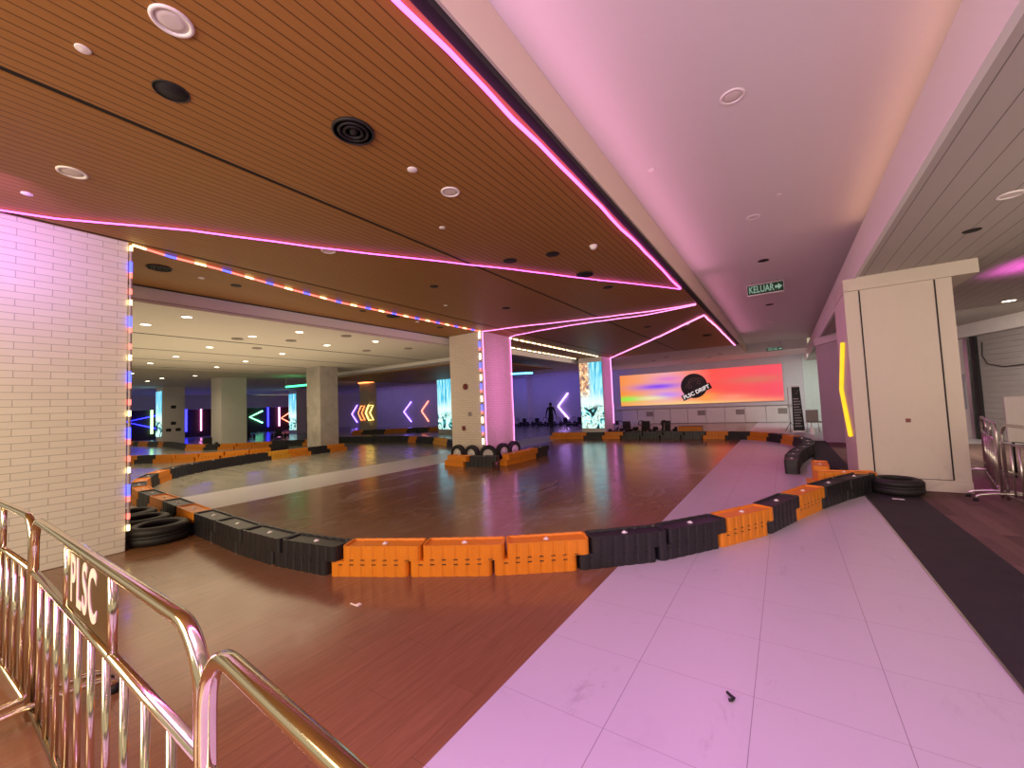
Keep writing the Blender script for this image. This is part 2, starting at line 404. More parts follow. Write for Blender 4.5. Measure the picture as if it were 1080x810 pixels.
# ------------------------------------------------------------------ setting
WZ = 3.88                                            # timber ceiling
bm = bmesh.new()
YB, YF = -5.0, 28.6
def quadz(bm, x0, x1, y0, y1, z, mi):
    f = bm.faces.new([bm.verts.new(p) for p in ((x0, y0, z), (x1, y0, z), (x1, y1, z), (x0, y1, z))]); f.material_index = mi
quadz(bm, -46, -10.37, YB, YF, 0, 0); quadz(bm, -10.37, -8.5, YB, YF, 0, 1); quadz(bm, -8.5, -1.437, YB, YF, 0, 2)
quadz(bm, -1.437, 0.94, YB, YF, 0, 1); quadz(bm, 0.94, 9.0, YB, 16.6, 0, 3); quadz(bm, 0.94, 9.0, 16.6, YF, 0, 1)
struct('floor', bm, ['grey_floor', 'tile', 'laminate', 'carpet'])

def slab(name, x0, x1, y0, y1, z0, z1, mat):
    b = bmesh.new(); box(b, (x0, y0, z0), (x1, y1, z1)); return struct(name, b, mat)
# timber ceiling in three runs with black slots between
for x0, x1 in ((-8.87, -6.85), (-6.77, -4.07), (-4.00, -1.60)):
    slab('ceiling', x0, x1, YB, 20.3, WZ, WZ+0.05, 'timber')
slab('trim_1', -8.87, -1.60, YB, 20.3, WZ+0.052, WZ+0.09, 'black_slot')
slab('trim_15', -6.849, -6.771, YB, 20.3, WZ+0.012, WZ+0.05, 'black_slot')
slab('trim_16', -4.069, -4.001, YB, 20.3, WZ+0.012, WZ+0.05, 'black_slot')
slab('trim_2', -1.598, -1.52, YB, 20.3, WZ-0.005, WZ+0.05, 'black_slot')
slab('trim_3', -8.93, -8.872, YB, 20.3, WZ-0.01, WZ+0.05, 'black_slot')
slab('trim_4', -1.60, -1.50, YB, 24.8, WZ+0.051, 4.35, 'cream_fascia')
slab('ceiling', -1.598, 1.60, YB, 24.8, 4.352, 4.42, 'white_ceiling')
slab('trim_5', -1.598, 1.10, 24.8, 24.9, 3.881, 4.351, 'white_ceiling')
# beam with trough ledge on the right
bm = bmesh.new()
prism(bm, [(1.10, 3.49), (1.15, 3.49), (1.15, 3.99), (1.60, 3.99), (1.60, 4.40), (1.45, 4.40), (1.45, 4.03), (1.10, 4.03)], 0, 1)
for v in bm.verts: v.co = Vector((v.co.x, YB + v.co.z*(28.6-YB), v.co.y))
struct('trim_6', bm, 'white_ceiling')
slab('ceiling', 1.152, 9.0, YB, 28.6, 3.5, 3.56, 'plank_ceiling')
# far ceiling
slab('ceiling', -46, -1.602, 20.3, 24.898, 3.90, 3.96, 'white_ceiling')
slab('ceiling', -46, 1.099, 24.9, 28.6, 3.882, 3.96, 'white_ceiling')
# left hall ceiling with black slots
xs = [-8.934, -12.10, -14.65, -17.0, -19.4, -20.2]
for a, b in zip(xs, xs[1:]):
    slab('ceiling', b+0.055, a-0.055 if a != xs[0] else a, YB, 11.85, 3.60, 3.65, 'hall_ceiling')
slab('trim_7', -20.2, -8.95, YB, 11.85, 3.652, 3.70, 'black_slot')
for k, x in enumerate(xs[1:-1]): slab('trim_%d' % (17+k), x-0.054, x+0.054, YB, 11.85, 3.603, 3.65, 'black_slot')
slab('trim_8', -8.99, -8.932, YB, 20.3, 3.66, 3.90, 'bright_white')
slab('ceiling', -46, -20.21, YB, 20.298, 3.86, 3.92, 'hall_ceiling')
slab('trim_9', -20.9, -8.992, 11.852, 12.55, 3.47, 3.86, 'white_ceiling')
slab('ceiling', -20.9, -9.85, 12.552, 18.6, 3.43, 3.48, 'timber')
slab('ceiling', -20.2, -8.992, 12.552, 20.298, 3.87, 3.93, 'hall_ceiling')

# outer walls
bm = bmesh.new(); box(bm, (-46.0, 28.6, 0), (3.2, 28.8, 4.5)); struct('wall_back', bm, 'pale_wall')
bm = bmesh.new(); box(bm, (-46.2, 4, 0), (-46, 28.8, 2.55)); struct('wall_left', bm, 'maroon_wall')
bm = bmesh.new(); box(bm, (-46.2, 4, 2.552), (-45.7, 28.6, 3.86)); struct('trim_10', bm, 'pale_wall')
# wall on the right, running away to the left
ra, rb = V(6.4, 13.76), V(3.0, 23.7)
d2 = (rb-ra).normalized(); n2 = V(d2.y, -d2.x)
def along(s, off=0.0): p = ra + d2*s + n2*off; return (p.x, p.y)
bm = bmesh.new(); prism(bm, [along(-4, 0), along(10.5, 0), along(10.5, 0.2), along(-4, 0.2)], 0, 3.5); struct('wall_right', bm, 'grey_wall')
bm = bmesh.new(); prism(bm, [along(-4, -0.25), along(10.4, -0.25), along(10.4, 0), along(-4, 0)], 3.12, 3.5); struct('trim_11', bm, 'white_paint')

# pillars
def pillar(x0, x1, y0, y1, h, mat, label, z0=0.0):
    b = bmesh.new(); box(b, (x0, y0, z0), (x1, y1, h)); bevel_all(b, 0.008, 1)
    o = struct('pillar', b, mat); o['label'] = label; o['category'] = 'pillar'; return o
pillar(-8.15, -6.83, 0.03, 1.53, WZ, 'brick', 'wide white brick pillar at the left behind the steel crowd barriers')
pillar(-8.74, -7.42, 9.56, 11.06, WZ, 'small_brick', 'white brick pillar in the middle, ringed by barrier blocks and standing tyres')
pillar(-17.05, -16.03, 9.56, 10.38, 3.598, 'concrete', 'bare mottled concrete pillar left of the middle brick pillar')
pillar(-26.9, -25.60, 9.56, 10.84, 3.858, 'white_paint', 'plain smooth white pillar left of the concrete pillar')
pillar(-36.0, -34.66, 9.56, 10.76, 3.858, 'white_paint', 'distant white pillar with small dark fittings and a lit picture on one side')
pillar(-37.0, -35.65, 19.1, 19.95, 3.858, 'white_paint', 'distant pillar with pale blue lit picture seen beside the concrete pillar')
pillar(-26.75, -25.60, 19.1, 19.77, 3.858, 'concrete', 'distant brown stone pillar carrying the amber and orange arrows')
pillar(-18.65, -17.35, 19.1, 20.3, 3.868, 'white_paint', 'far pillar with bright lit picture peeking out left of the middle brick pillar')
pillar(-8.64, -7.38, 19.1, 20.29, 3.878, 'white_paint', 'far pillar with colourful lit picture left of the big screen')
pillar(-18.7, -17.3, 28.0, 28.598, 3.86, 'pale_wall', 'blue lit wall pier left of the walking person')
# white panelled pillar on the right
bm = bmesh.new(); box(bm, (0.95, 8.88, 0), (2.24, 10.4, 3.498)); pl = struct('pillar', bm, 'panel')
pl['label'] = 'big cream panelled pillar on the right with a flat cap and black seams'; pl['category'] = 'pillar'
bm = bmesh.new()
for x in (1.15, 2.05): box(bm, (x-0.009, 8.872, 0.18), (x+0.009, 8.879, 3.28))
box(bm, (1.15, 8.874, 0.176), (2.05, 8.879, 0.184))
link('seam', bm, 'black_slot', pl)
bm = bmesh.new(); box(bm, (0.945, 8.855, 0), (2.245, 8.879, 0.165)); bevel_all(bm, 0.004, 1); link('plinth', bm, 'panel', pl)
bm = bmesh.new(); prism(bm, [(0.94, 3.285), (2.52, 3.285), (2.52, 3.50), (1.13, 3.50)], 0, 1)
for v in bm.verts: v.co = Vector((v.co.x, 8.83 + v.co.z*1.6, v.co.y))
bmesh.ops.recalc_face_normals(bm, faces=bm.faces[:])
link('cap', bm, 'panel', pl)
bm = bmesh.new(); box(bm, (1.575, 8.862, 1.065), (1.635, 8.879, 1.125)); bevel_all(bm, 0.006)
tag(link('call_point', bm, 'red_paint'), 'tiny dark red call point on the cream panelled pillar', 'call point')

# floor mat and rubber deck
bm = bmesh.new(); box(bm, (0.93, 0.2, 0.001), (1.55, 9.0, 0.010)); box(bm, (0.915, 0.2, 0.001), (0.93, 9.0, 0.007), 1)
tag(link('floor_mat', bm, ['mat', 'steel']), 'long black runner mat along the right edge of the white tiles', 'mat')
bm = bmesh.new()
for k in range(26):
    y = 10.45 + k*0.235
    box(bm, (0.50, y, 0.0), (1.0 + 0.0*k, y+0.20, 0.055))
    box(bm, (0.50, y+0.20, 0.0), (1.0, y+0.235, 0.035))
tag(link('rubber_deck', bm, 'rubber'), 'dark ribbed rubber deck between the curved barrier end and the cream pillar', 'mat')

# ------------------------------------------------------------------ barrier blocks
BL, BW, BH = 0.785, 0.25, 0.285
def block_outline(x0, x1, w, ribs):
    r = 0.045; pts = []
    def arc(cx, cy, a0):
        for k in range(4):
            a = a0 + k*PI/6; pts.append((cx+r*math.cos(a), cy+r*math.sin(a)))
    h = w/2
    def side(xa, xb, y, sgn):
        n = ribs
        for k in range(n):
            a = xa + (xb-xa)*(k+0.30)/n; b = xa + (xb-xa)*(k+0.42)/n; c = xa + (xb-xa)*(k+0.62)/n; d = xa + (xb-xa)*(k+0.74)/n
            pts.extend([(a, y), (b, y-sgn*0.006), (c, y-sgn*0.006), (d, y)])
    arc(x0+r, -h+r, PI); side(x0+r, x1-r, -h, -1); arc(x1-r, -h+r, -PI/2)
    arc(x1-r, h-r, 0); side(x1-r, x0+r, h, 1); arc(x0+r, h-r, PI/2)
    return pts
def make_block(col):
    bm = bmesh.new()
    for (x0, x1, z0, z1, top) in ((0, BL, 0, 0.142, False), (0.125, 0.125+BL, 0.145, BH, True)):
        pts = block_outline(x0, x1, BW, 6)
        fs = prism(bm, pts, z0, z1)
        tf = fs[1]
        r = bmesh.ops.inset_region(bm, faces=[tf], thickness=0.008)
        for v in tf.verts: v.co.z += 0.004
        if top:
            bmesh.ops.inset_region(bm, faces=[tf], thickness=0.020)
            bmesh.ops.inset_region(bm, faces=[tf], thickness=0.004)
            for v in tf.verts: v.co.z -= 0.018
    box(bm, (0.14, -0.09, 0.138), (BL-0.02, 0.09, 0.150))
    # raised black boxes on both faces, imitating the dark inside of slots
    for zz, x0 in ((0.152, 0.20), (0.108, 0.09)):
        for k in range(6):
            x = x0 + k*0.112
            if zz < 0.145 and x+0.045 > BL-0.04: continue
            for q in (-1, 1):
                box(bm, (x, q*(BW/2-0.002)-0.003, zz), (x+0.040, q*(BW/2-0.002)+0.003, zz+0.008), 1)
    return bm
block_mesh = {}
def bolt_bm():
    b = bmesh.new(); lathe(b, [(0.028, 0.0), (0.028, 0.005), (0.012, 0.006), (0.012, 0.016), (0.001, 0.016)], 12)
    for f in b.faces: f.smooth = False
    return b
PROTO = {}
for key, mat, nm in (('B', 'black_plastic', 'black'), ('O', 'orange', 'orange'), ('Y', 'yellow_orange', 'yellow')):
    o = link('barrier_block', make_block(key), [mat, 'black_slot']); PROTO[key] = o
BOLT = link('bolt', bolt_bm(), 'white_plastic', PROTO['B'], (BL/2+0.12, 0, BH-0.012)); BOLT['label'] = 'white bolt head'
COLNAME = {'B': 'black', 'O': 'orange', 'Y': 'yellow-orange'}
used = {k: False for k in PROTO}
bolt_mesh = BOLT.data
for k in ('O', 'Y'):
    b = BOLT.copy(); COL.objects.link(b); b.parent = PROTO[k]
def catmull(pts, n=24):
    P = [Vector((*p, 0)) for p in pts]; P = [2*P[0]-P[1]] + P + [2*P[-1]-P[-2]]; out = []
    for i in range(1, len(P)-2):
        for k in range(n):
            t = k/n; a, b, c, d = P[i-1:i+3]
            out.append(0.5*((2*b) + (c-a)*t + (2*a-5*b+4*c-d)*t*t + (3*b-a-3*c+d)*t**3))
    out.append(P[-2]); return out
def chain(pts, colors, label, group, z=0.0, bolts=True, pitch=0.80, reverse=False, start=0):
    path = catmull(pts); i = 0; cur = path[0].copy(); items = []
    for c in colors:
        # next point at distance pitch
        j = i
        while j < len(path)-1 and (path[j+1]-cur).length < pitch: j += 1
        if j >= len(path)-1:
            d = (path[-1]-path[-2]).normalized(); nxt = cur + d*pitch
        else:
            a, b = path[j], path[j+1]; lo, hi = 0.0, 1.0
            for _ in range(24):
                m = (lo+hi)/2
                if (a.lerp(b, m)-cur).length < pitch: lo = m
                else: hi = m
            nxt = a.lerp(b, lo)
        items.append((cur.copy(), nxt.copy(), c)); cur = nxt; i = j
    for k, (a, b, c) in enumerate(items):
        p0, p1 = (b, a) if reverse else (a, b)
        ang = math.atan2(p1.y-p0.y, p1.x-p0.x)
        lab = label.format(o=ORD[k+start], c=COLNAME[c])
        if not used[c]:
            r = PROTO[c]; used[c] = True; r.location = (p0.x, p0.y, z); r.rotation_euler = (0, 0, ang); tag(r, lab, 'barrier block', group)
        else:
            r = dup(PROTO[c], (p0.x, p0.y, z), ang, lab, group)
            r['category'] = 'barrier block'
            if not bolts:
                for ch in list(r.children): bpy.data.objects.remove(ch)
# front run: three orange blocks in the middle, then black to the cream pillar
chain([(-3.84, 2.44), (-3.14, 2.80), (-2.44, 3.20), (-1.82, 3.66), (-1.18, 4.26), (-0.78, 4.85), (-0.40, 5.45), (-0.16, 6.10), (0.10, 6.75), (0.42, 7.50), (0.80, 8.20)],
      'OOOBBOBOBB', '{c} barrier block of the near curve, {o} counted rightwards from its leftmost orange one', 'barrier blocks of the near curve')
# the same run leftwards and round behind the left brick pillar
chain([(-3.84, 2.44), (-4.63, 2.32), (-5.60, 2.30), (-6.30, 2.34), (-7.3, 2.38), (-8.4, 2.46), (-9.6, 2.52), (-10.8, 2.62), (-12.0, 2.92), (-13.1, 3.40), (-13.95, 3.95), (-14.7, 4.75), (-15.3, 5.9), (-15.70, 7.2), (-15.86, 8.3), (-15.86, 9.3)],
      'BBBBOBOBOBOBOBBBBBYOBO', '{c} barrier block left of the near orange trio, {o} counted leftwards around the bend',
      'barrier blocks of the left bend', reverse=True)
chain([(-22.2, 4.2), (-21.0, 4.85), (-19.9, 5.4), (-18.9, 6.0), (-18.2, 6.9), (-17.95, 8.0), (-18.1, 9.2), (-18.4, 10.2)],
      'BOBOOOOOB', '{c} barrier block in the row behind the left bend, {o} from its left end', 'barrier blocks behind the left bend', bolts=False)
chain([(-37.5, 8.6), (-34, 8.8), (-31, 8.9), (-28, 8.5), (-25.8, 8.3), (-24.0, 8.9), (-22.7, 10.2), (-21.4, 11.5), (-20.3, 12.4)],
      'OBOOBBOBBBBBBBOOBOOOBBO', '{c} barrier block in the far row past the plain white pillar, {o} from the left', 'barrier blocks of the far left row', bolts=False)
chain([(-20.6, 13.3), (-18.5, 13.9), (-16.4, 14.3), (-14.6, 13.9), (-13.6, 13.7), (-12.4, 13.2), (-11.2, 12.5), (-10.0, 11.9)],
      'BBBBBBOBBYYBB', '{c} barrier block in the row between concrete and middle pillars, {o} from the left', 'barrier blocks of the middle row', bolts=False)
chain([(-26.6, 18.3), (-25.6, 18.75), (-24.6, 19.6), (-23.6, 20.5), (-22.6, 21.3), (-21.4, 22.2)],
      'OBBOOBBO', '{c} barrier block by the distant brown stone pillar, {o} from the left', 'barrier blocks by the brown pillar', bolts=False)
chain([(-9.1, 16.6), (-7.6, 16.85), (-6.0, 17.1), (-4.2, 17.3), (-2.6, 17.45), (-1.4, 17.35), (-0.55, 16.8), (0.05, 15.8), (0.42, 14.6), (0.46, 13.3), (0.26, 12.2), (0.08, 11.1), (0.03, 10.0), (0.06, 9.3), (0.08, 8.72)],
      'OOBOBBBBOBOBOBBBBBBB', '{c} barrier block below the big screen, {o} counted from the lit picture pillar', 'barrier blocks below the big screen')
chain([(0.23, 8.50), (0.94, 8.66)], 'O', '{c} barrier block wedged between the curve end and cream pillar, nearer one', 'barrier blocks by the cream pillar', pitch=0.62)
chain([(0.45, 8.95), (0.47, 9.8)], 'O', '{c} barrier block tucked beside the cream pillar, the farther one', 'barrier blocks by the cream pillar', pitch=0.62)
# island round the middle pillar
chain([(-8.10, 8.62), (-7.30, 8.52)], 'O', '{c} barrier block at the left corner of the middle pillar island', 'barrier blocks of the pillar island')
chain([(-7.28, 8.52), (-6.55, 8.72)], 'B', '{c} barrier block at the near corner of the middle pillar island', 'barrier blocks of the pillar island')
chain([(-6.42, 8.98), (-6.38, 9.8), (-6.42, 10.6)], 'OOB', '{c} barrier block right of the middle pillar, {o} from the near island corner', 'barrier blocks of the pillar island')

# ------------------------------------------------------------------ tyres
def tyre_bm(R, r_in, w):
    bm = bmesh.new(); h = w/2
    prof = [(r_in, -h*0.75), (r_in+0.02, -h*0.95), (R-0.06, -h), (R-0.02, -h*0.85), (R, -h*0.6), (R, -h*0.24), (R-0.010, -h*0.2), (R-0.010, -h*0.1), (R, -h*0.06),
            (R, h*0.06), (R-0.010, h*0.1), (R-0.010, h*0.2), (R, h*0.24), (R, h*0.6), (R-0.02, h*0.85), (R-0.06, h), (r_in+0.02, h*0.95), (r_in, h*0.75), (r_in+0.03, h*0.5), (r_in+0.03, -h*0.5)]
    lathe(bm, prof, 40, closed=True); return bm
def lying(loc, R, label, w=0.23):
    o = link('tyre', tyre_bm(R, R*0.60, w), 'rubber', None, loc); tag(o, label, 'tyre'); return o
lying((-7.02, 1.90, 0.115), 0.335, 'black car tyre lying on the floor against the left brick pillar, nearest one')
lying((-7.72, 1.90, 0.115), 0.325, 'black car tyre lying right behind the nearest tyre beside the left brick pillar')
lying((-8.40, 1.92, 0.115), 0.325, 'black car tyre lying farthest back of three beside the left brick pillar')
o = lying((1.34, 8.50, 0.125), 0.315, 'black car tyre lying on the runner mat at the foot of the cream pillar', 0.23)
STAND = [((-8.15, 9.16), 0.0, 'leftmost of the five'), ((-7.60, 9.14), 0.0, 'second from left of the five'), ((-7.08, 9.22), 0.55, 'middle one of the five'),
         ((-7.02, 9.86), 1.35, 'second from right of the five'), ((-7.06, 10.50), 1.40, 'rightmost of the five')]
base = None
for (x, y), a, w in STAND:
    lab = f'standing black tyre with pale hub at the middle pillar, {w}'
    if base is None:
        base = thing('kart_tyre', lab, 'tyre', (x, y, 0), a, 'standing tyres round the middle pillar')
        b = tyre_bm(0.255, 0.145, 0.17)
        bmesh.ops.transform(b, matrix=Matrix.Translation((0, 0, 0.255)) @ Matrix.Rotation(PI/2, 4, 'X'), verts=b.verts)
        link('rubber', b, 'rubber', base)
        b = bmesh.new(); lathe(b, [(0.0, -0.055), (0.05, -0.06), (0.06, -0.04), (0.12, -0.035), (0.15, -0.055), (0.15, 0.05), (0.10, 0.04), (0.0, 0.05)], 28)
        bmesh.ops.transform(b, matrix=Matrix.Translation((0, 0, 0.255)) @ Matrix.Rotation(-PI/2, 4, 'X'), verts=b.verts)
        link('hub', b, 'hub', base)['label'] = 'pale grey hub'
    else:
        dup(base, (x, y, 0), a, lab, 'standing tyres round the middle pillar')

# ------------------------------------------------------------------ crowd barriers
def rounded_rect(L, z0, z1, r, n=6):
    pts = [V(0, 0, z0)]
    for k in range(n+1):
        a = PI - k*PI/2/n; pts.append(V(r + r*math.cos(a), 0, z1-r + r*math.sin(a)))
    for k in range(n+1):
        a = PI/2 - k*PI/2/n; pts.append(V(L-r + r*math.cos(a), 0, z1-r + r*math.sin(a)))
    pts.append(V(L, 0, z0)); return pts
def crowd_barrier(label, loc, rotz, L, mat='chrome', h=1.08, sign=True, R=0.019, sx=(0.82, 1.50), group=None, nbar=11, fl=(0.0, 1.0)):
    t = thing('crowd_barrier', label, 'barrier', loc, rotz, group)
    b = bmesh.new(); tube(b, rounded_rect(L, 0.03, h, 0.15), R, 14); link('frame', b, mat, t)
    b = bmesh.new(); tube(b, [(R*0.6, 0, 0.80), (L-R*0.6, 0, 0.80)], R*0.85, 12); link('rail', b, mat, t)
    b = bmesh.new(); tube(b, [(R*0.6, 0, 0.09), (L-R*0.6, 0, 0.09)], R*0.85, 12); link('rail', b, mat, t)
    for k in range(1, nbar):
        x = L*k/nbar
        b = bmesh.new(); tube(b, [(x, 0, 0.10), (x, 0, 0.795)], 0.0115, 10); link('bar', b, mat, t)
    for x in sx:
        b = bmesh.new(); tube(b, [(x, 0, 0.805), (x, 0, h-0.005)], 0.014, 10); link('upright', b, mat, t)
    if sign:
        b = bmesh.new(); box(b, (sx[0]+0.014, -0.004, 0.822), (sx[1]-0.014, 0.004, h-0.025)); bevel_all(b, 0.002, 1)
        p = link('sign_plate', b, 'brass_plate', t); p['label'] = 'dark bronze name plate'
        cx = (sx[0]+sx[1])/2 - 0.05
        mw = Matrix(((0.66, 0, 0, cx), (0, 0, -1, -0.005), (0, 1.0, 0, (0.822+h-0.025)/2 - 0.0), (0, 0, 0, 1)))
        text_mesh('PLSC', 0.27, 'letter', p, 'lettering', mw, 0.0012, 0.004, 1.12)
    for x in (L*fl[0]+0.035 if fl[0] == 0 else L*fl[0], L*fl[1]-0.035):
        ft = bmesh.new()
        arc = [V(x, -0.32, 0.02)] + [V(x, -0.32*math.cos(PI*k/10), 0.03+0.085*math.sin(PI*k/10)**0.6) for k in range(1, 10)] + [V(x, 0.32, 0.02)]
        tube(ft, arc, 0.017, 10); f = link('foot', ft, mat, t)
        for s in (-1, 1):
            b = bmesh.new(); lathe(b, [(0.0, 0.0), (0.028, 0.0), (0.026, 0.035), (0.018, 0.045), (0.0, 0.046)], 12)
            bmesh.ops.translate(b, verts=b.verts, vec=(x, s*0.32, 0.0)); link('rubber_cap', b, 'rubber', f)
    return t
crowd_barrier('polished steel crowd barrier with the PLSC plate, middle one of the three at lower left', (-3.42, 0.40, 0), 0.0, 2.25)
crowd_barrier('polished steel crowd barrier at the left edge, left of the PLSC plate barrier', (-3.47, 0.40, 0), PI+0.045, 2.25, sign=False, sx=(0.78, 1.47))
crowd_barrier('polished steel crowd barrier nearest the camera at bottom, right of the name plate barrier', (-1.12, 0.39, 0), -0.06, 2.25, sign=False)
crowd_barrier('grey steel crowd barrier running back beside the cream pillar, lit magenta at its far end', (2.42, 8.50, 0), math.atan2(2.0, 0.42), 2.3, 'steel', 1.05, False, 0.018, (0.8, 1.5), nbar=8)
crowd_barrier('grey steel crowd barrier cut off by the right edge of the photo', (2.43, 8.36, 0), -PI/2+0.04, 2.05, 'steel', 1.05, False, 0.018, (0.75, 1.35), nbar=10)

# ------------------------------------------------------------------ ceiling fixtures
def disc_fix(name, loc, R, mat1, mat2, label, cat, kind):
    t = thing(name, label, cat, loc)
    b = bmesh.new()
    if kind == 'flat':
        lathe(b, [(R*0.76, -0.004), (R*0.78, -0.010), (R*0.95, -0.012), (R, -0.004), (R, 0.0), (R*0.76, 0.0)], 32, closed=True); link('rim', b, mat1, t)
        b = bmesh.new(); lathe(b, [(0.0, -0.006), (R*0.4, -0.006), (R*0.78, -0.003), (R*0.78, 0.0)], 32); link('grille', b, mat2, t)
    elif kind == 'rings':
        lathe(b, [(R*0.90, 0.0), (R*0.90, -0.022), (R, -0.016), (R, 0.0)], 32, closed=True); link('rim', b, mat1, t)
        for q in (0.66, 0.42):
            b = bmesh.new(); lathe(b, [(R*(q-0.10), -0.006), (R*q, -0.026), (R*(q+0.10), -0.012), (R*q, -0.004)], 32, closed=True); link('cone', b, mat2, t)
        b = bmesh.new(); lathe(b, [(0.0, -0.022), (R*0.16, -0.020), (R*0.20, -0.001), (R*0.90, -0.001)], 32); link('centre', b, mat1, t)
    elif kind == 'hole':
        lathe(b, [(R*0.92, 0.0), (R*0.93, -0.006), (R, -0.005), (R, 0.0)], 32, closed=True); link('rim', b, mat1, t)
        b = bmesh.new(); lathe(b, [(0.0, -0.0015), (R*0.92, -0.0015), (R*0.92, 0.0)], 32); link('recess', b, mat2, t)
    elif kind == 'dome':
        q = 0.95 if R > 0.055 else 0.35
        lathe(b, [(0.0, -R*q), (R*0.5, -R*q*0.94), (R*0.8, -R*q*0.6), (R*0.86, -0.008), (R, -0.007), (R, 0.0)], 24); link('dome', b, mat1, t)
    return t
z = WZ
FIX = [
 ('flat', (-2.79, 0.80), 0.105, 'large round pale ceiling speaker nearest the camera in the timber ceiling', 'speaker'),
 ('dome', (-3.43, 0.55), 0.038, 'small pale detector at upper left, just left of the black ceiling hole', 'detector'),
 ('hole', (-3.42, 0.98), 0.105, 'round black hole in the timber ceiling, nearest the camera', 'hole'),
 ('rings', (-2.78, 1.98), 0.165, 'black ringed ceiling speaker in the near timber ceiling, largest of its kind', 'speaker'),
 ('flat', (-5.26, 0.79), 0.105, 'round pale ceiling speaker at far left above the brick pillar', 'speaker'),
 ('dome', (-6.08, 0.61), 0.042, 'small pale detector at the left edge just above the magenta rope', 'detector'),
 ('dome', (-2.81, 2.64), 0.048, 'small pale detector right behind the largest black ringed speaker', 'detector'),
 ('flat', (-2.80, 3.16), 0.100, 'round pale ceiling speaker right of the black ringed speaker', 'speaker'),
 ('dome', (-3.46, 3.73), 0.040, 'small pale detector beside the long black slot', 'detector'),
 ('dome', (-2.18, 5.55), 0.060, 'pale domed detector closest to the long magenta edge rope', 'detector'),
 ('hole', (-3.46, 5.26), 0.110, 'dark round opening left of its twin above the crossing magenta rope', 'hole'),
 ('hole', (-2.80, 5.45), 0.105, 'dark round opening right of its twin above the crossing magenta rope', 'hole'),
 ('rings', (-2.81, 6.68), 0.150, 'black ringed speaker right against the crossing magenta rope', 'speaker'),
 ('hole', (-5.30, 5.44), 0.080, 'small dark opening halfway along the ceiling left of the crossing rope', 'hole'),
 ('flat', (-5.20, 3.26), 0.100, 'round pale speaker touching the crossing magenta rope', 'speaker'),
 ('rings', (-7.66, 2.06), 0.150, 'black ringed speaker just right of the left brick pillar', 'speaker'),
 ('dome', (-7.75, 2.62), 0.045, 'small pale detector right of the ringed speaker near the left brick pillar', 'detector'),
 ('hole', (-7.79, 3.14), 0.085, 'small dark opening in the timber beside the left hall, first one', 'hole'),
 ('hole', (-7.80, 5.70), 0.070, 'small dark opening in the timber beside the left hall, second one', 'hole'),
 ('rings', (-7.69, 6.48), 0.165, 'black ringed speaker on the way to the middle pillar', 'speaker'),
 ('dome', (-7.80, 7.35), 0.050, 'small pale detector next to the ringed speaker before the middle pillar', 'detector'),
 ('hole', (-7.90, 8.30), 0.090, 'small dark opening just before the middle pillar', 'hole'),
 ('hole', (-2.79, 7.77), 0.100, 'dark round opening beyond the crossing magenta rope', 'hole'),
 ('dome', (-2.76, 7.23), 0.035, 'tiny pale detector beyond the crossing magenta rope', 'detector'),
 ('dome', (-6.11, 6.61), 0.045, 'small pale detector above the multicoloured string', 'detector'),
 ('hole', (-5.27, 7.76), 0.100, 'dark round opening left of the second magenta rope', 'hole'),
 ('hole', (-3.40, 12.8), 0.11, 'dark round opening over the far track, right of the slanting rope', 'hole'),
 ('hole', (-2.60, 14.2), 0.11, 'dark round opening in the far timber corner', 'hole'),
 ('rings', (-2.20, 16.2), 0.16, 'black ringed speaker in the far timber corner near the screen', 'speaker'),
 ('dome', (-2.30, 13.2), 0.06, 'small pale detector in the far timber corner', 'detector'),
]
for kind, (x, y), R, lab, cat in FIX:
    m1, m2 = {'flat': ('white_plastic', 'speaker_mesh'), 'dome': ('white_plastic', 'white_plastic'), 'hole': ('black', 'black_slot'), 'rings': ('black', 'black')}[kind]
    disc_fix({'speaker': 'ceiling_speaker', 'detector': 'smoke_detector', 'hole': 'ceiling_opening'}[cat], (x, y, WZ), R, m1, m2, lab, cat, kind)
HI = [('flat', (-0.22, 4.18), 0.105, 'round pale speaker in the white ceiling, nearest the camera'), ('dome', (-1.15, 4.93), 0.045, 'small white detector in the white ceiling near the timber edge'),
      ('flat', (-0.22, 7.24), 0.095, 'round pale speaker in the white ceiling, halfway to the exit sign'), ('dome', (0.12, 6.65), 0.030, 'tiny white detector right of the halfway speaker in the white ceiling'),
      ('hole', (-0.18, 9.73), 0.10, 'dark opening in the white ceiling just before the green exit sign'), ('hole', (-0.20, 14.6), 0.11, 'dark opening in the white ceiling beyond the green exit sign'),
      ('flat', (-0.25, 12.2), 0.09, 'pale speaker directly behind the green exit sign'), ('flat', (-0.25, 18.2), 0.09, 'pale speaker far along the white ceiling near the small exit sign')]
for kind, (x, y), R, lab in HI:
    m1, m2 = {'flat': ('white_plastic', 'speaker_mesh'), 'dome': ('white_plastic', 'white_plastic'), 'hole': ('black', 'black_slot')}[kind]
    n, c = {'flat': ('ceiling_speaker', 'speaker'), 'dome': ('smoke_detector', 'detector'), 'hole': ('ceiling_opening', 'hole')}[kind]
    disc_fix(n, (x, y, 4.352), R, m1, m2, lab, c, kind)
disc_fix('ceiling_light', (2.02, 6.15, 3.5), 0.10, 'white_plastic', 'speaker_mesh', 'unlit round lamp in the plank ceiling at the right edge', 'lamp', 'flat')
disc_fix('ceiling_opening', (2.04, 7.24, 3.5), 0.085, 'black', 'black_slot', 'dark opening in the plank ceiling above the cream pillar', 'hole', 'hole')
for (x, y, lab) in [(-6.2, 24.2, 'first from the left'), (-5.2, 23.0, 'second from the left'), (-3.4, 25.2, 'third from the left'), (-2.7, 24.0, 'fourth from the left')]:
    disc_fix('ceiling_opening', (x, y, 3.90 if y < 24.9 else 3.882), 0.13, 'black', 'black_slot', f'dark opening in the far ceiling above the big screen, {lab}', 'hole', 'hole')
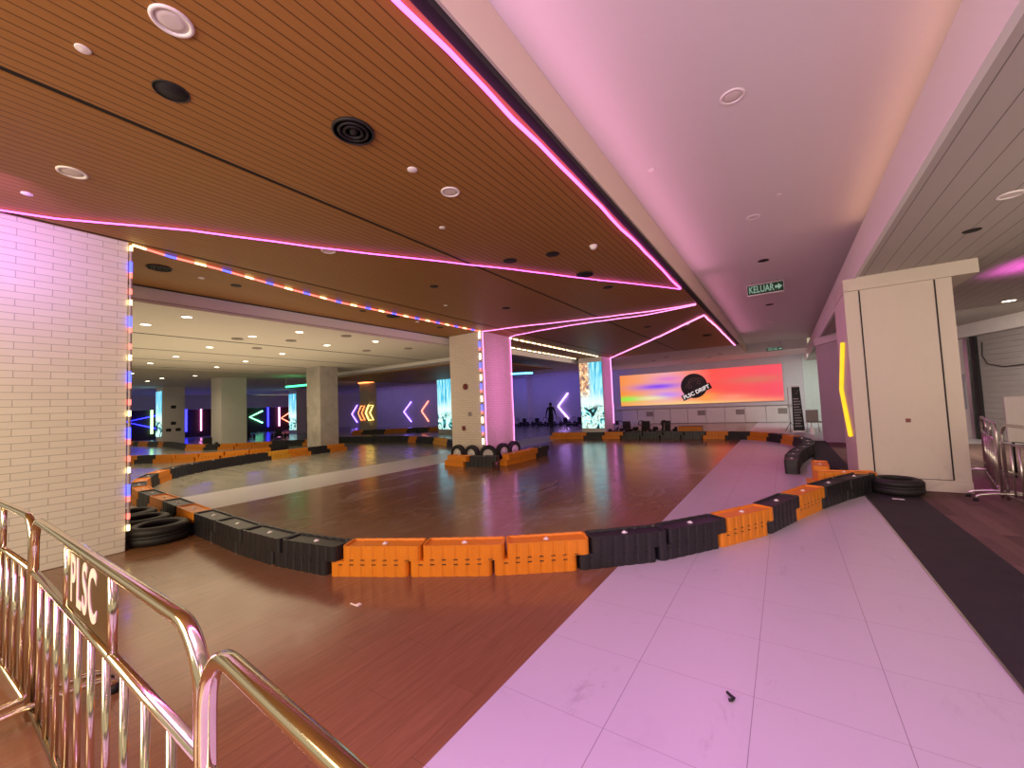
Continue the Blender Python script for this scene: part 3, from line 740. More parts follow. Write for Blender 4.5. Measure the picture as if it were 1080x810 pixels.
# lit downlights
def downlight(x, y, z, R, label):
    t = thing('downlight', label, 'downlight', (x, y, z), 0, 'lit downlights')
    b = bmesh.new(); lathe(b, [(R*0.80, 0.0), (R*0.82, -0.014), (R*0.98, -0.012), (R, 0.0)], 24, closed=True); link('rim', b, 'white_plastic', t)
    b = bmesh.new(); lathe(b, [(0.0, -0.010), (R*0.80, -0.006), (R*0.80, 0.0)], 24); link('lens', b, 'downlight', t)['label'] = 'glowing lens'
DL = [(-9.61, 3.01), (-10.91, 2.72), (-10.92, 4.76), (-9.66, 5.26), (-13.44, 6.75), (-13.32, 4.70), (-15.90, 4.70), (-16.0, 6.74), (-11.04, 6.82), (-9.60, 7.42), (-18.34, 6.70), (-18.17, 4.66)]
DF = [(-25.22, 5.80), (-25.39, 8.32), (-27.45, 7.52), (-29.65, 7.49), (-21.5, 7.2)]
lst = [(x, y, 3.60) for x, y in DL] + [(x, y, 3.86) for x, y in DF]
lst.sort(key=lambda p: math.atan2(p[0], p[1]))
for k, (x, y, zz) in enumerate(lst):
    downlight(x, y, zz, 0.105 if zz < 3.7 else 0.13, f'lit round downlight in the left hall ceiling, {ORD[k]} from the left in the photo')
downlight(4.35, 13.84, 3.5, 0.13, 'lit round downlight in the ceiling right of the cream pillar')
for x, y, lab in [(-11.48, 4.65, 'nearest the camera'), (-12.73, 5.67, 'past the first black slot'), (-10.91, 5.71, 'by the second lit lamp'), (-9.37, 6.33, 'closest to the timber edge'), (-11.2, 8.3, 'first toward the pillar'), (-10.0, 9.0, 'last before the middle pillar')]:
    disc_fix('ceiling_vent', (x, y, 3.60), 0.13, 'grey_vent', 'grey_vent', f'unlit grey round vent in the left hall ceiling, {lab}', 'vent', 'rings')

# ------------------------------------------------------------------ led ropes and bead strings
def rope(label, pts, mat, r=0.016, name='led_rope'):
    b = bmesh.new(); tube(b, wobble(pts), r, 8); return tag(link(name, b, mat), label, 'led rope')
def wobble(pts, step=0.35, amp=0.010):
    out = []
    for a, c in zip(pts, pts[1:]):
        a, c = Vector(a), Vector(c); n = max(1, int((c-a).length/step))
        for k in range(n):
            out.append(a.lerp(c, k/n) + V(random.uniform(-amp, amp), random.uniform(-amp, amp), random.uniform(-amp, 0) if (c-a).z == 0 else 0))
    out.append(Vector(pts[-1])); return out
LZ = WZ - 0.025
rope('long magenta led rope along the right edge of the timber ceiling', [(-1.64, -1.5, LZ), (-1.63, 3, LZ), (-1.63, 8.82, LZ)], 'led_pink', 0.016)
rope('magenta led rope crossing the timber ceiling from the left brick pillar to the right edge',
     [(-1.64, 8.84, LZ), (-2.87, 6.83, LZ), (-4.2, 4.58, LZ), (-5.17, 3.01, LZ), (-5.78, 1.84, LZ), (-6.52, 0.87, LZ), (-6.75, 0.35, LZ)], 'led_pink', 0.010)
rope('upper of the two pink ropes running from the middle pillar to the timber edge', [(-7.38, 9.52, LZ), (-5.83, 9.8, LZ), (-3.78, 10.31, LZ), (-2.37, 10.52, LZ), (-1.62, 10.50, LZ)], 'led_white', 0.011)
rope('lower of the two pink ropes running from the middle pillar to the timber edge', [(-7.38, 11.0, LZ), (-7.0, 10.80, LZ), (-5.03, 10.63, LZ), (-2.93, 10.86, LZ), (-1.64, 10.62, LZ)], 'led_white', 0.011)
rope('pink led rope down the near corner of the middle brick pillar', [(-7.395, 9.585, LZ), (-7.395, 9.585, 0.45)], 'led_white', 0.013)
rope('pink led rope down the far edge of the middle brick pillar', [(-7.395, 11.05, LZ), (-7.395, 11.05, 0.42)], 'led_white', 0.013)
rope('white pink led rope slanting over the far timber to its right corner', [(-7.34, 20.2, LZ), (-3.34, 14.6, LZ), (-1.68, 12.1, LZ), (-1.66, 15.2, LZ), (-1.66, 20.2, LZ)], 'led_white', 0.022)
rope('white pink led rope down the edge of the far lit picture pillar', [(-7.35, 20.25, LZ), (-7.35, 20.25, 0.5)], 'led_white', 0.022)
def beads(label, pts, seq, r=0.013, step=0.07):
    path = []
    for a, c in zip(pts, pts[1:]):
        a, c = Vector(a), Vector(c); n = max(1, int((c-a).length/step))
        path += [a.lerp(c, k/n) for k in range(n)]
    path.append(Vector(pts[-1]))
    mats = ['bead_wire', 'bead_warm', 'bead_blue', 'bead_red', 'bead_cream']
    b = bmesh.new(); tube(b, path, r, 7, mifun=lambda i: seq[i % len(seq)])
    return tag(link('bead_string', b, mats), label, 'light string')
MULTI = [1, 1, 3, 3, 3, 2, 2, 3, 3, 3]
beads('multicoloured light string down the edge of the left brick pillar', [(-6.815, 1.55, LZ-0.02), (-6.815, 1.55, 0.25)], [1, 0, 0, 2, 2, 3, 0, 0, 3, 0], 0.016)
beads('multicoloured light string along the timber ceiling to the middle pillar', [(-6.83, 1.57, LZ), (-6.96, 1.99, LZ), (-7.02, 2.57, LZ), (-7.25, 3.69, LZ), (-7.44, 4.93, LZ), (-7.45, 6.72, LZ), (-7.42, 9.5, LZ)], MULTI, 0.014)
beads('multicoloured light string down the left face of the middle brick pillar', [(-7.50, 9.54, LZ-0.02), (-7.50, 9.54, 0.4)], [4, 4, 0, 2, 2, 3, 0], 0.022, 0.09)
beads('cream light string along the ceiling between middle and far pillars, the nearer one', [(-7.50, 11.1, LZ), (-7.51, 14.0, LZ), (-7.5, 19.0, LZ)], [4, 4, 0, 1], 0.020, 0.10)
beads('cream light string along the ceiling between middle and far pillars, the farther one', [(-8.72, 11.1, LZ), (-8.65, 16.0, LZ), (-8.70, 19.0, LZ)], [4, 4, 0, 1], 0.020, 0.10)

# ------------------------------------------------------------------ neon arrows and tubes
def neon(label, polys, mat, r=0.025, name='neon_arrow', cat='neon sign', closed=False, hang=0):
    b = bmesh.new()
    for p in polys: tube(b, p, r, 8, closed=closed)
    o = tag(link(name, b, mat), label, cat)
    if hang:
        for p in (polys[0][0], polys[0][-1]):
            h = bmesh.new(); cyl(h, (p[0], p[1], p[2]+r*0.8), (p[0], p[1], hang), 0.012, seg=8); link('hanger', h, 'steel', o)
    return o
yb = 28.55
def chev_back(label, mat, tip, top, bot): neon(label, [[(top[0], yb, top[1]), (tip[0], yb, tip[1]), (bot[0], yb, bot[1])]], mat, 0.04)
chev_back('violet neon arrow on the far wall left of the brown pillar', 'neon_violet', (-41.5, 1.45), (-40.45, 2.45), (-40.5, 0.5))
chev_back('violet neon arrow on the far wall right of the amber arrow', 'neon_violet', (-32.7, 1.48), (-31.55, 2.47), (-31.6, 0.45))
chev_back('salmon neon arrow on the far wall just left of the middle pillar', 'neon_salmon', (-30.1, 1.50), (-29.1, 2.45), (-29.15, 0.45))
chev_back('lilac neon arrow on the blue wall beside the walking person', 'neon_lilac', (-14.85, 1.42), (-13.95, 2.42), (-14.0, 0.45))
def fat_chev(x, y, z, w, h, t):
    return [(x, y, z), (x+w*0.5, y, z+h), (x+w*0.5+t, y, z+h), (x+t*0.9, y, z), (x+w*0.5+t, y, z-h), (x+w*0.5, y, z-h)]
neon('red-orange outlined arrow on the brown stone pillar, left of the amber one', [fat_chev(-26.90, 19.06, 1.55, 0.66, 0.52, 0.46)], 'neon_red_orange', 0.026, closed=True)
neon('amber outlined arrow on the brown stone pillar, right of the red-orange one', [fat_chev(-26.0, 19.06, 1.55, 0.70, 0.54, 0.56)], 'neon_amber', 0.034, closed=True)
neon('yellow neon arrow on the shaded side of the cream panelled pillar', [[(0.912, 9.22, 2.45), (0.912, 10.0, 1.64), (0.912, 9.22, 0.82)]], 'neon_yellow', 0.032)
xl = -45.9
neon('blue neon arrow on the far left wall beside the left brick pillar', [[(xl, 12.3, 2.1), (xl, 10.2, 1.62), (xl, 12.3, 0.9)]], 'neon_deep_blue', 0.05)
neon('mint neon arrow on the far left wall between white and concrete pillars', [[(xl, 20.95, 2.2), (xl, 19.7, 1.6), (xl, 20.95, 0.95)]], 'neon_mint', 0.07)
neon('salmon neon arrow on the far left wall, left of the concrete pillar', [[(xl, 23.9, 2.0), (xl, 22.85, 1.35), (xl, 23.9, 0.75)]], 'neon_salmon', 0.06)
for lab, y, m in [('lime green', 11.9, 'neon_lime'), ('deep blue', 14.35, 'neon_deep_blue'), ('rose', 15.5, 'neon_rose')]:
    neon(f'{lab} upright neon tube on the far left wall near the distant pillar', [[(xl, y, 0.5), (xl, y, 2.6)]], m, 0.085 if m != 'neon_rose' else 0.06, 'neon_tube', 'neon tube')
for lab, y, m in [('deep blue', 21.5, 'neon_deep_blue'), ('rose', 22.65, 'neon_rose')]:
    neon(f'{lab} upright neon tube on the far left wall right of the mint arrow', [[(xl, y, 0.5), (xl, y, 3.4)]], m, 0.08, 'neon_tube', 'neon tube')
neon('green neon bar under the hall ceiling left of the concrete pillar', [[(-24.3, 12.4, 3.28), (-21.2, 12.4, 3.24)]], 'neon_green', 0.05, 'neon_bar', 'neon tube', hang=3.86)
neon('red-orange neon bar at the head of the brown stone pillar', [[(-26.75, 19.05, 3.82), (-25.0, 19.05, 3.80)]], 'neon_red_orange', 0.05, 'neon_bar', 'neon tube')
neon('aqua neon bar under the ceiling right of the middle pillar', [[(-13.5, 20.1, 3.52), (-12.0, 20.1, 3.46)]], 'neon_aqua', 0.05, 'neon_bar', 'neon tube', hang=3.87)

# ------------------------------------------------------------------ lit pictures on pillars
def art_mat(name, warm, seed):
    t = NT(name); v = t.coord(); x, y, z = t.xyz(v)
    px = t.vec(t.math('ADD', t.math('ADD', x, y), seed), 0.0, z)
    u = t.xyz(t.coord('UV'))[0]; w = t.xyz(t.coord('UV'))[1]
    streak = t.noise(t.scale(px, (9, 1, 0.7)), 1.0, 4, 0.6)
    c = t.ramp(streak, [(0.30, (0.02, 0.20, 0.38)), (0.45, (0.05, 0.48, 0.70)), (0.58, (0.45, 0.85, 0.90)), (0.72, (1, 1, 0.9))])
    blot = t.noise(px, 5.0, 5, 0.65, 1.0)
    left = t.math('MULTIPLY', t.math('SUBTRACT', 1.0, t.step(u, 0.30, 0.55)), t.step(w, 0.30, 0.5))
    lc = t.ramp(blot, [(0.38, (0.01, 0.01, 0.015)), (0.46, (0.55, 0.10, 0.02)), (0.54, (1.0, 0.55, 0.12)), (0.62, (1, 0.95, 0.8))])
    c = t.mix(t.math('MULTIPLY', t.math('MULTIPLY', left, warm), 0.85), c, lc)
    mid = t.math('SUBTRACT', 1.0, t.step(w, 0.35, 0.62))
    c = t.mix(mid, c, (0.75, 0.98, 0.95))
    lines = t.noise(px, 1.7, 3, 0.5, 2.0)
    bc = t.ramp(lines, [(0.40, (0.004, 0.010, 0.014)), (0.445, (0.03, 0.30, 0.33)), (0.50, (0.42, 0.95, 0.90)), (0.56, (0.90, 1, 0.96)), (0.585, (0.01, 0.02, 0.02)), (0.62, (0.65, 1.0, 0.85))])
    low = t.math('SUBTRACT', 1.0, t.step(w, 0.28, 0.40))
    c = t.mix(low, c, bc)
    t.set((0.01, 0.01, 0.01), 0.4, emit=c, estr=1.25)
    return t.m
def art_panel(label, p0, p1, z0, z1, mat, name='lit_picture'):
    b = bmesh.new(); a, c = Vector(p0), Vector(p1)
    n = V((c-a).y, -(c-a).x).normalized()*0.03
    q = [(a.x, a.y), (c.x, c.y)]
    vs = [b.verts.new((q[0][0]+n.x, q[0][1]+n.y, z0)), b.verts.new((q[1][0]+n.x, q[1][1]+n.y, z0)), b.verts.new((q[1][0]+n.x, q[1][1]+n.y, z1)), b.verts.new((q[0][0]+n.x, q[0][1]+n.y, z1))]
    bk = [b.verts.new((q[0][0], q[0][1], z0)), b.verts.new((q[1][0], q[1][1], z0)), b.verts.new((q[1][0], q[1][1], z1)), b.verts.new((q[0][0], q[0][1], z1))]
    uv = b.loops.layers.uv.new('UVMap')
    f = b.faces.new(vs)
    for l, co in zip(f.loops, ((0, 0), (1, 0), (1, 1), (0, 1))): l[uv].uv = co
    for i in range(4):
        j = (i+1) % 4; g = b.faces.new((vs[j], vs[i], bk[i], bk[j])); g.material_index = 1
    o = link(name, b, [mat, 'black']); return tag(o, label, 'picture')
art_panel('tall colourful lit picture on the far pillar left of the big screen', (-8.60, 19.098), (-7.40, 19.098), 0.32, 3.62, art_mat('lit_print_warm', 1.0, 0.0))
am2 = art_mat('lit_print_cool', 0.0, 3.1)
art_panel('tall lit picture on the far pillar just left of the middle brick pillar', (-18.60, 19.098), (-17.40, 19.098), 0.3, 3.5, am2)
art_panel('pale blue lit picture on the distant pillar left of the concrete pillar', (-36.95, 19.098), (-35.70, 19.098), 0.3, 3.5, am2)
art_panel('narrow lit picture on the distant pillar seen beside the lime tube', (-35.95, 9.558), (-34.75, 9.558), 0.5, 3.6, am2)
# ------------------------------------------------------------------ big screen
SX0, SX1, SZ0, SZ1 = -9.75, -0.02, 1.26, 3.43
t = NT('screen_picture'); uvx = t.xyz(t.coord('UV')); u, w = uvx[0], uvx[1]
pv = t.vec(t.math('MULTIPLY', u, 2.2), t.math('MULTIPLY', w, 9.0), 0.0)
n = t.noise(pv, 1.6, 4, 0.6, 0.3); uu = t.math('ADD', u, t.math('MULTIPLY', t.math('SUBTRACT', n, 0.5), 0.12))
c = t.ramp(uu, [(0.0, (1.0, 0.30, 0.03)), (0.14, (1.0, 0.36, 0.16)), (0.32, (0.95, 0.42, 0.45)), (0.46, (1.0, 0.28, 0.20)), (0.62, (1.0, 0.08, 0.06)), (1.0, (0.95, 0.07, 0.12))])
def blob(cu, cw, su, sw):
    a = t.math('DIVIDE', t.math('SUBTRACT', u, cu), su); b_ = t.math('DIVIDE', t.math('SUBTRACT', w, cw), sw)
    d = t.math('ADD', t.math('MULTIPLY', a, a), t.math('MULTIPLY', b_, b_))
    return t.math('MULTIPLY', t.math('POWER', 2.718, t.math('MULTIPLY', d, -1.0)), t.math('ADD', 0.65, t.math('MULTIPLY', n, 0.6)), clamp=True)
c = t.mix(blob(0.27, 0.58, 0.16, 0.10), c, (0.22, 0.06, 0.95))
c = t.mix(blob(0.33, 0.30, 0.10, 0.10), c, (0.55, 0.25, 0.95))
c = t.mix(blob(0.34, 0.80, 0.10, 0.10), c, (0.80, 0.22, 0.60))
c = t.mix(blob(0.06, 0.22, 0.12, 0.09), c, (0.25, 0.95, 0.06))
c = t.mix(blob(0.22, 0.22, 0.10, 0.07), c, (0.95, 0.85, 0.45))
c = t.mix(blob(0.50, 0.02, 0.42, 0.10), c, (1.0, 0.66, 0.25))
c = t.mix(blob(0.58, 0.18, 0.08, 0.14), c, (1.0, 0.36, 0.05))
c = t.mix(blob(0.86, 0.62, 0.14, 0.10), c, (0.72, 0.16, 0.10))
c = t.mix(blob(0.72, 0.15, 0.10, 0.10), c, (1.0, 0.30, 0.18))
t.set((0.01, 0.01, 0.01), 0.4, emit=c, estr=0.95)
b = bmesh.new(); uv = b.loops.layers.uv.new('UVMap')
box(b, (SX0, 28.52, SZ0), (SX1, 28.599, SZ1), 1)
f = b.faces.new([b.verts.new(p) for p in ((SX0, 28.515, SZ0), (SX1, 28.515, SZ0), (SX1, 28.515, SZ1), (SX0, 28.515, SZ1))])
for l, co in zip(f.loops, ((0, 0), (1, 0), (1, 1), (0, 1))): l[uv].uv = co
scr = tag(link('led_screen', b, [t.m, 'black']), 'long glowing orange, purple and red led screen with round black logo on the far wall', 'screen')
cx, cz = -4.85, 2.42
b = bmesh.new(); cyl(b, (cx, 28.514, cz), (cx, 28.506, cz), 0.80, seg=40); lg = link('logo_disc', b, 'black', scr); lg['label'] = 'round black logo disc'
b = bmesh.new()
car = [(-0.52, -0.06), (-0.50, 0.10), (-0.30, 0.16), (-0.10, 0.34), (0.18, 0.36), (0.38, 0.20), (0.56, 0.14), (0.58, -0.04)]
ca, sa = math.cos(0.42), math.sin(0.42)
def rot(p, dx=0.0, dz=0.12): return (cx + dx + p[0]*ca - p[1]*sa, 28.503, cz + dz + p[0]*sa + p[1]*ca)
tube(b, [rot(p) for p in car], 0.014, 6)
for wx in (-0.28, 0.32):
    tube(b, [rot((wx+0.11*math.cos(q*PI/5), -0.04+0.11*math.sin(q*PI/5))) for q in range(10)], 0.013, 6, closed=True)
tube(b, [rot(p) for p in ((-0.24, 0.16), (0.02, 0.20), (0.34, 0.18))], 0.012, 6)
link('car_outline', b, glow('logo_line', (0.35, 0.12, 0.12), 0.35), lg)
b = bmesh.new()
def rb(p): return (cx+0.10 + p[0]*ca - p[1]*sa, cz-0.42 + p[0]*sa + p[1]*ca)
poly = [rb(p) for p in ((-0.92, -0.19), (0.98, -0.19), (0.98, 0.19), (-0.92, 0.19))]
prism(b, poly, 0, 0.006)
for v in b.verts: v.co = Vector((v.co.x, 28.502 - v.co.z, v.co.y))
bn = link('logo_banner', b, 'black', lg)
mw = Matrix(((ca, -sa, 0, cx+0.12), (0, 0, -1, 28.492), (sa, ca, 0, cz-0.42), (0, 0, 0, 1)))
text_mesh('PLSC DRIFT', 0.335, glow('logo_white', (1, 0.85, 0.85), 0.9), lg, 'lettering', mw, 0.001, 0.010)

# low cabinets below the screen
b = bmesh.new(); box(b, (-10.2, 28.40, 1.02), (0.35, 28.598, 1.10)); struct('trim_12', b, 'pale_wall')
xs2 = [-9.6, -7.2, -4.75, -3.55, -2.35, -1.15, 0.05]
xs2 = [-9.7 + 1.09*k for k in range(10)]
VENT = {1: 1, 4: 1, 6: 1, 8: 1}
for k in range(9):
    t = thing('wall_panel', f'white low wall panel under the big screen, {ORD[k]} from the left', 'panel', (xs2[k], 28.5, 0), 0, 'white panels under the screen')
    b = bmesh.new(); box(b, (0.012, 0, 0.02), (1.078, 0.098, 1.0)); bevel_all(b, 0.006, 1); link('board', b, 'white_paint', t)
    if k in VENT:
        b = bmesh.new(); box(b, (0.60, -0.012, 0.50), (1.06, -0.001, 0.82))
        for q in range(5): box(b, (0.62, -0.020, 0.53+q*0.055), (1.04, -0.012, 0.56+q*0.055))
        link('vent', b, 'grey_vent', t)['label'] = 'taupe vent grille'
b = bmesh.new(); box(b, (0.95, 28.52, 0), (2.1, 28.598, 3.85)); struct('trim_13', b, 'pale_door')
b = bmesh.new(); box(b, (1.30, 28.49, 0.0), (2.05, 28.519, 2.6)); bevel_all(b, 0.008, 1); dr = struct('door_1', b, 'pale_door')
b = bmesh.new(); cyl(b, (1.38, 28.485, 1.05), (1.38, 28.44, 1.05), 0.02, seg=10); cyl(b, (1.38, 28.445, 1.05), (1.52, 28.445, 1.05), 0.012, seg=10); link('door_handle', b, 'steel', dr)
# lilac-grey partition in front of the back right corner
b = bmesh.new(); prism(b, [(1.02, 17.75), (2.25, 14.3), (2.5, 14.4), (1.27, 17.85)], 0, 3.498); struct('wall_partition', b, 'lilac_wall')
b = bmesh.new(); prism(b, [(0.98, 17.72), (2.21, 14.27), (2.25, 14.3), (1.02, 17.75)], 3.25, 3.498); struct('trim_14', b, 'white_paint')

# banner stand, pole stand, chair, fan
t = thing('roll_up_banner', 'black roll-up banner with grey writing at the right end of the big screen', 'banner', (0.42, 21.0, 0), 0.0)
b = bmesh.new(); prism(b, [(-0.20, 0.06), (0.20, 0.06), (0.12, 1.92), (-0.16, 1.92)], 0, 1)
for v in b.verts: v.co = Vector((v.co.x, v.co.z*0.012, v.co.y))
link('sheet', b, 'black', t)
b = bmesh.new(); box(b, (-0.23, -0.08, 0.0), (0.23, 0.09, 0.06)); bevel_all(b, 0.01); link('base', b, 'steel', t)
b = bmesh.new(); box(b, (-0.17, -0.01, 1.90), (0.14, 0.025, 1.94)); link('top_rail', b, 'white_plastic', t)
b = bmesh.new(); tube(b, [(-0.06, -0.004, 1.62), (-0.02, -0.004, 1.60), (0.07, -0.004, 1.76)], 0.012, 6)
for k in range(11): box(b, (-0.13, -0.005, 0.22+k*0.115), (0.12 - 0.05*(k % 3 == 1), 0.0, 0.27+k*0.115))
link('printing', b, plain('grey_print', (0.30, 0.30, 0.31), 0.6), t)
t = thing('pole_stand', 'thin white upright pole on tripod feet left of the black banner', 'stand', (0.14, 21.0, 0))
b = bmesh.new(); tube(b, [(0, 0, 0.28), (-0.03, 0, 1.92)], 0.020, 8); link('pole', b, 'white_plastic', t)
b = bmesh.new()
for k in range(3): tube(b, [(0, 0, 0.42), (0.26*math.cos(k*2.1+0.4), 0.26*math.sin(k*2.1+0.4), 0.02)], 0.012, 6)
link('tripod', b, 'black', t)
t = thing('plastic_chair', 'grey chair in front of the pale door behind the barrier curve', 'chair', (0.95, 20.6, 0), 0.3)
b = bmesh.new(); box(b, (-0.22, -0.22, 0.42), (0.22, 0.22, 0.46)); bevel_all(b, 0.012); link('seat', b, 'grey_vent', t)
b = bmesh.new(); box(b, (-0.22, 0.20, 0.46), (0.22, 0.235, 0.92)); bevel_all(b, 0.012); link('backrest', b, 'grey_vent', t)
for sx in (-1, 1):
    for sy in (-1, 1):
        b = bmesh.new(); tube(b, [(sx*0.19, sy*0.19, 0.42), (sx*0.21, sy*0.21, 0.0)], 0.014, 8); link('leg', b, 'steel', t)
t = thing('plastic_bottle', 'small white bottle on the floor before the grey chair', 'bottle', (0.80, 19.6, 0))
b = bmesh.new(); lathe(b, [(0.0, 0.0), (0.07, 0.0), (0.075, 0.02), (0.075, 0.22), (0.03, 0.30), (0.03, 0.33)], 16); link('body', b, 'white_plastic', t)
b = bmesh.new(); lathe(b, [(0.0, 0.38), (0.035, 0.375), (0.035, 0.33)], 12); link('cap', b, 'white_plastic', t)

# ------------------------------------------------------------------ exit signs
def exit_sign(loc, L, H, label, letters='KELUAR', rod=0.05):
    t = thing('exit_sign', label, 'sign', loc)
    b = bmesh.new(); box(b, (-L/2, -0.03, -H), (L/2, 0.03, 0)); bevel_all(b, 0.005, 1); link('case', b, 'white_plastic', t)
    b = bmesh.new(); box(b, (-L/2+0.012, -0.036, -H+0.022), (L/2-0.012, -0.031, -0.022)); f = link('face', b, 'green_sign', t)
    mw = Matrix(((0.62, 0, 0, -L*0.105), (0, 0, -1, -0.039), (0, 1.0, 0, -H/2), (0, 0, 0, 1)))
    text_mesh(letters, H*0.86, 'sign_white', f, 'lettering', mw, 0.001, 0.004)
    b = bmesh.new(); ax = L*0.5-0.16; h = H*0.5
    prism(b, [(ax-0.02, -0.03), (ax+0.045, -0.03), (ax+0.045, -0.075), (ax+0.125, 0.0), (ax+0.045, 0.075), (ax+0.045, 0.03), (ax-0.02, 0.03)], 0, 0.003)
    for v in b.verts: v.co = Vector((v.co.x, -0.037-v.co.z, v.co.y - H/2))
    link('arrow', b, 'sign_white', f)
    b = bmesh.new()
    for s in (-1, 1): cyl(b, (s*L*0.35, 0, 0), (s*L*0.35, 0, rod), 0.012, seg=8)
    link('bracket', b, 'steel', t)
exit_sign((-0.22, 11.5, 4.30), 0.76, 0.27, 'green KELUAR exit sign hanging from the white ceiling, the nearer one')
exit_sign((-0.27, 24.6, 4.05), 0.72, 0.22, 'small dark exit sign far away above the big screen end', rod=0.30)

# ------------------------------------------------------------------ fittings on pillars
def knob(x, y, z, r, mat, label, name, cat):
    b = bmesh.new(); lathe(b, [(0.0, 0.05), (r*0.6, 0.045), (r*0.8, 0.03), (r, 0.02), (r, 0.0)], 20)
    bmesh.ops.transform(b, matrix=Matrix.Translation((x, y, z)) @ Matrix.Rotation(PI/2, 4, 'X'), verts=b.verts)
    tag(link(name, b, mat), label, cat)
knob(-8.12, 9.555, 2.24, 0.095, 'red_paint', 'round dark red alarm bell on the middle brick pillar', 'alarm_bell', 'alarm')
def plate(x, y, z, w, h, mat, label, name, cat):
    b = bmesh.new(); box(b, (x-w/2, y-0.03, z-h/2), (x+w/2, y-0.001, z+h/2)); bevel_all(b, 0.006, 1); tag(link(name, b, mat), label, cat)
plate(-7.98, 9.558, 1.40, 0.12, 0.12, 'grey_vent', 'square fitting halfway down the middle brick pillar', 'wall_box', 'fitting')
plate(-8.24, 9.558, 0.97, 0.12, 0.14, 'red_paint', 'lowest dark red box on the middle brick pillar', 'call_point', 'call point')
for xx, zz, lab in [(0, 2.5, 'topmost'), (0, 1.4, 'middle'), (0.35, 0.95, 'lower right'), (-0.35, 0.95, 'lower left')]:
    b = bmesh.new(); box(b, (-34.659, 10.12+xx*0.75-0.14, zz-0.10), (-34.63, 10.12+xx*0.75+0.14, zz+0.10)); bevel_all(b, 0.01, 1)
    tag(link('wall_box', b, 'black'), f'{lab} dark fitting on the distant white pillar', 'fitting')

# ------------------------------------------------------------------ ride-on karts
def make_kart(label, loc, rotz, group):
    t = thing('ride_on_kart', label, 'kart', loc, rotz, group)
    b = bmesh.new()
    prism(b, [(-0.28, -0.62), (0.28, -0.62), (0.33, -0.2), (0.24, 0.55), (0.12, 0.78), (-0.12, 0.78), (-0.24, 0.55), (-0.33, -0.2)], 0.07, 0.15); bevel_all(b, 0.015, 1)
    link('chassis', b, 'black_plastic', t)
    b = bmesh.new(); box(b, (-0.20, -0.45, 0.15), (0.20, -0.02, 0.24)); bevel_all(b, 0.03, 2); link('seat', b, 'black', t)
    b = bmesh.new(); box(b, (-0.20, -0.52, 0.18), (0.20, -0.43, 0.58)); bevel_all(b, 0.03, 2); link('backrest', b, 'black', t)
    b = bmesh.new(); tube(b, [(0, 0.50, 0.14), (0, 0.20, 0.50)], 0.018, 8); link('steering_column', b, 'steel', t)
    b = bmesh.new(); tube(b, [(0.15*math.cos(k*PI/8), 0.20+0.06*math.sin(k*PI/8), 0.50+0.14*math.sin(k*PI/8)) for k in range(16)], 0.018, 8, closed=True); link('steering_wheel', b, 'black', t)
    for sx in (-1, 1):
        for yy, r in ((-0.42, 0.15), (0.48, 0.13)):
            b = tyre_bm(r, r*0.5, 0.13)
            bmesh.ops.transform(b, matrix=Matrix.Translation((sx*0.43, yy, r)) @ Matrix.Rotation(PI/2, 4, 'Y'), verts=b.verts)
            w = link('wheel', b, 'rubber', t)
            b = bmesh.new(); cyl(b, (sx*0.30, yy, r), (sx*0.45, yy, r), r*0.5, seg=14); link('hub', b, 'steel', w)
    b = bmesh.new(); box(b, (-0.30, 0.72, 0.06), (0.30, 0.86, 0.20)); bevel_all(b, 0.03, 2); link('bumper', b, 'black_plastic', t)
    return t
k0 = None
def kart(x, y, r, lab, grp):
    global k0
    if k0 is None: k0 = make_kart(lab, (x, y, 0), r, grp)
    else: dup(k0, (x, y, 0), r, lab, grp)
for k in range(3):
    kart(-6.8 + k*1.02, 19.9, PI + 0.12*(k-1), f'dark ride-on kart parked below the big screen, {ORD[k]} from the left', 'karts parked below the screen')
for k in range(7):
    kart(-17.6 + k*1.22, 27.2, PI - 0.3 + 0.1*(k % 3), f'dark ride-on kart parked along the blue wall, {ORD[k]} from the left', 'karts along the blue wall')
kart(-26.4, 9.05, PI/2, 'dark ride-on kart parked before the plain white pillar', 'karts in the left hall')
kart(-33.5, 14.2, 1.2, 'dark ride-on kart parked right of the plain white pillar under the mint arrow', 'karts in the left hall')
kart(-31.5, 15.6, 0.9, 'dark ride-on kart farther back under the rose tube', 'karts in the left hall')
kart(4.0, 9.5, 2.2, 'dark ride-on kart behind the right-hand steel barriers', 'karts behind the right barriers')
# orange crate by the screen karts
t = thing('storage_crate', 'orange open crate beside the parked karts below the big screen', 'crate', (-3.70, 20.2, 0), 0.0)
b = bmesh.new()
for lo, hi in (((-0.5, -0.22, 0.0), (0.5, -0.19, 0.34)), ((-0.5, 0.19, 0.0), (0.5, 0.22, 0.34)), ((-0.5, -0.19, 0.0), (-0.47, 0.19, 0.34)), ((0.47, -0.19, 0.0), (0.5, 0.19, 0.34)), ((-0.47, -0.19, 0.0), (0.47, 0.19, 0.03))): box(b, lo, hi)
link('body', b, 'orange', t)
b = bmesh.new(); box(b, (-0.52, -0.24, 0.33), (0.52, 0.24, 0.345)); link('lid', b, 'red_paint', t)

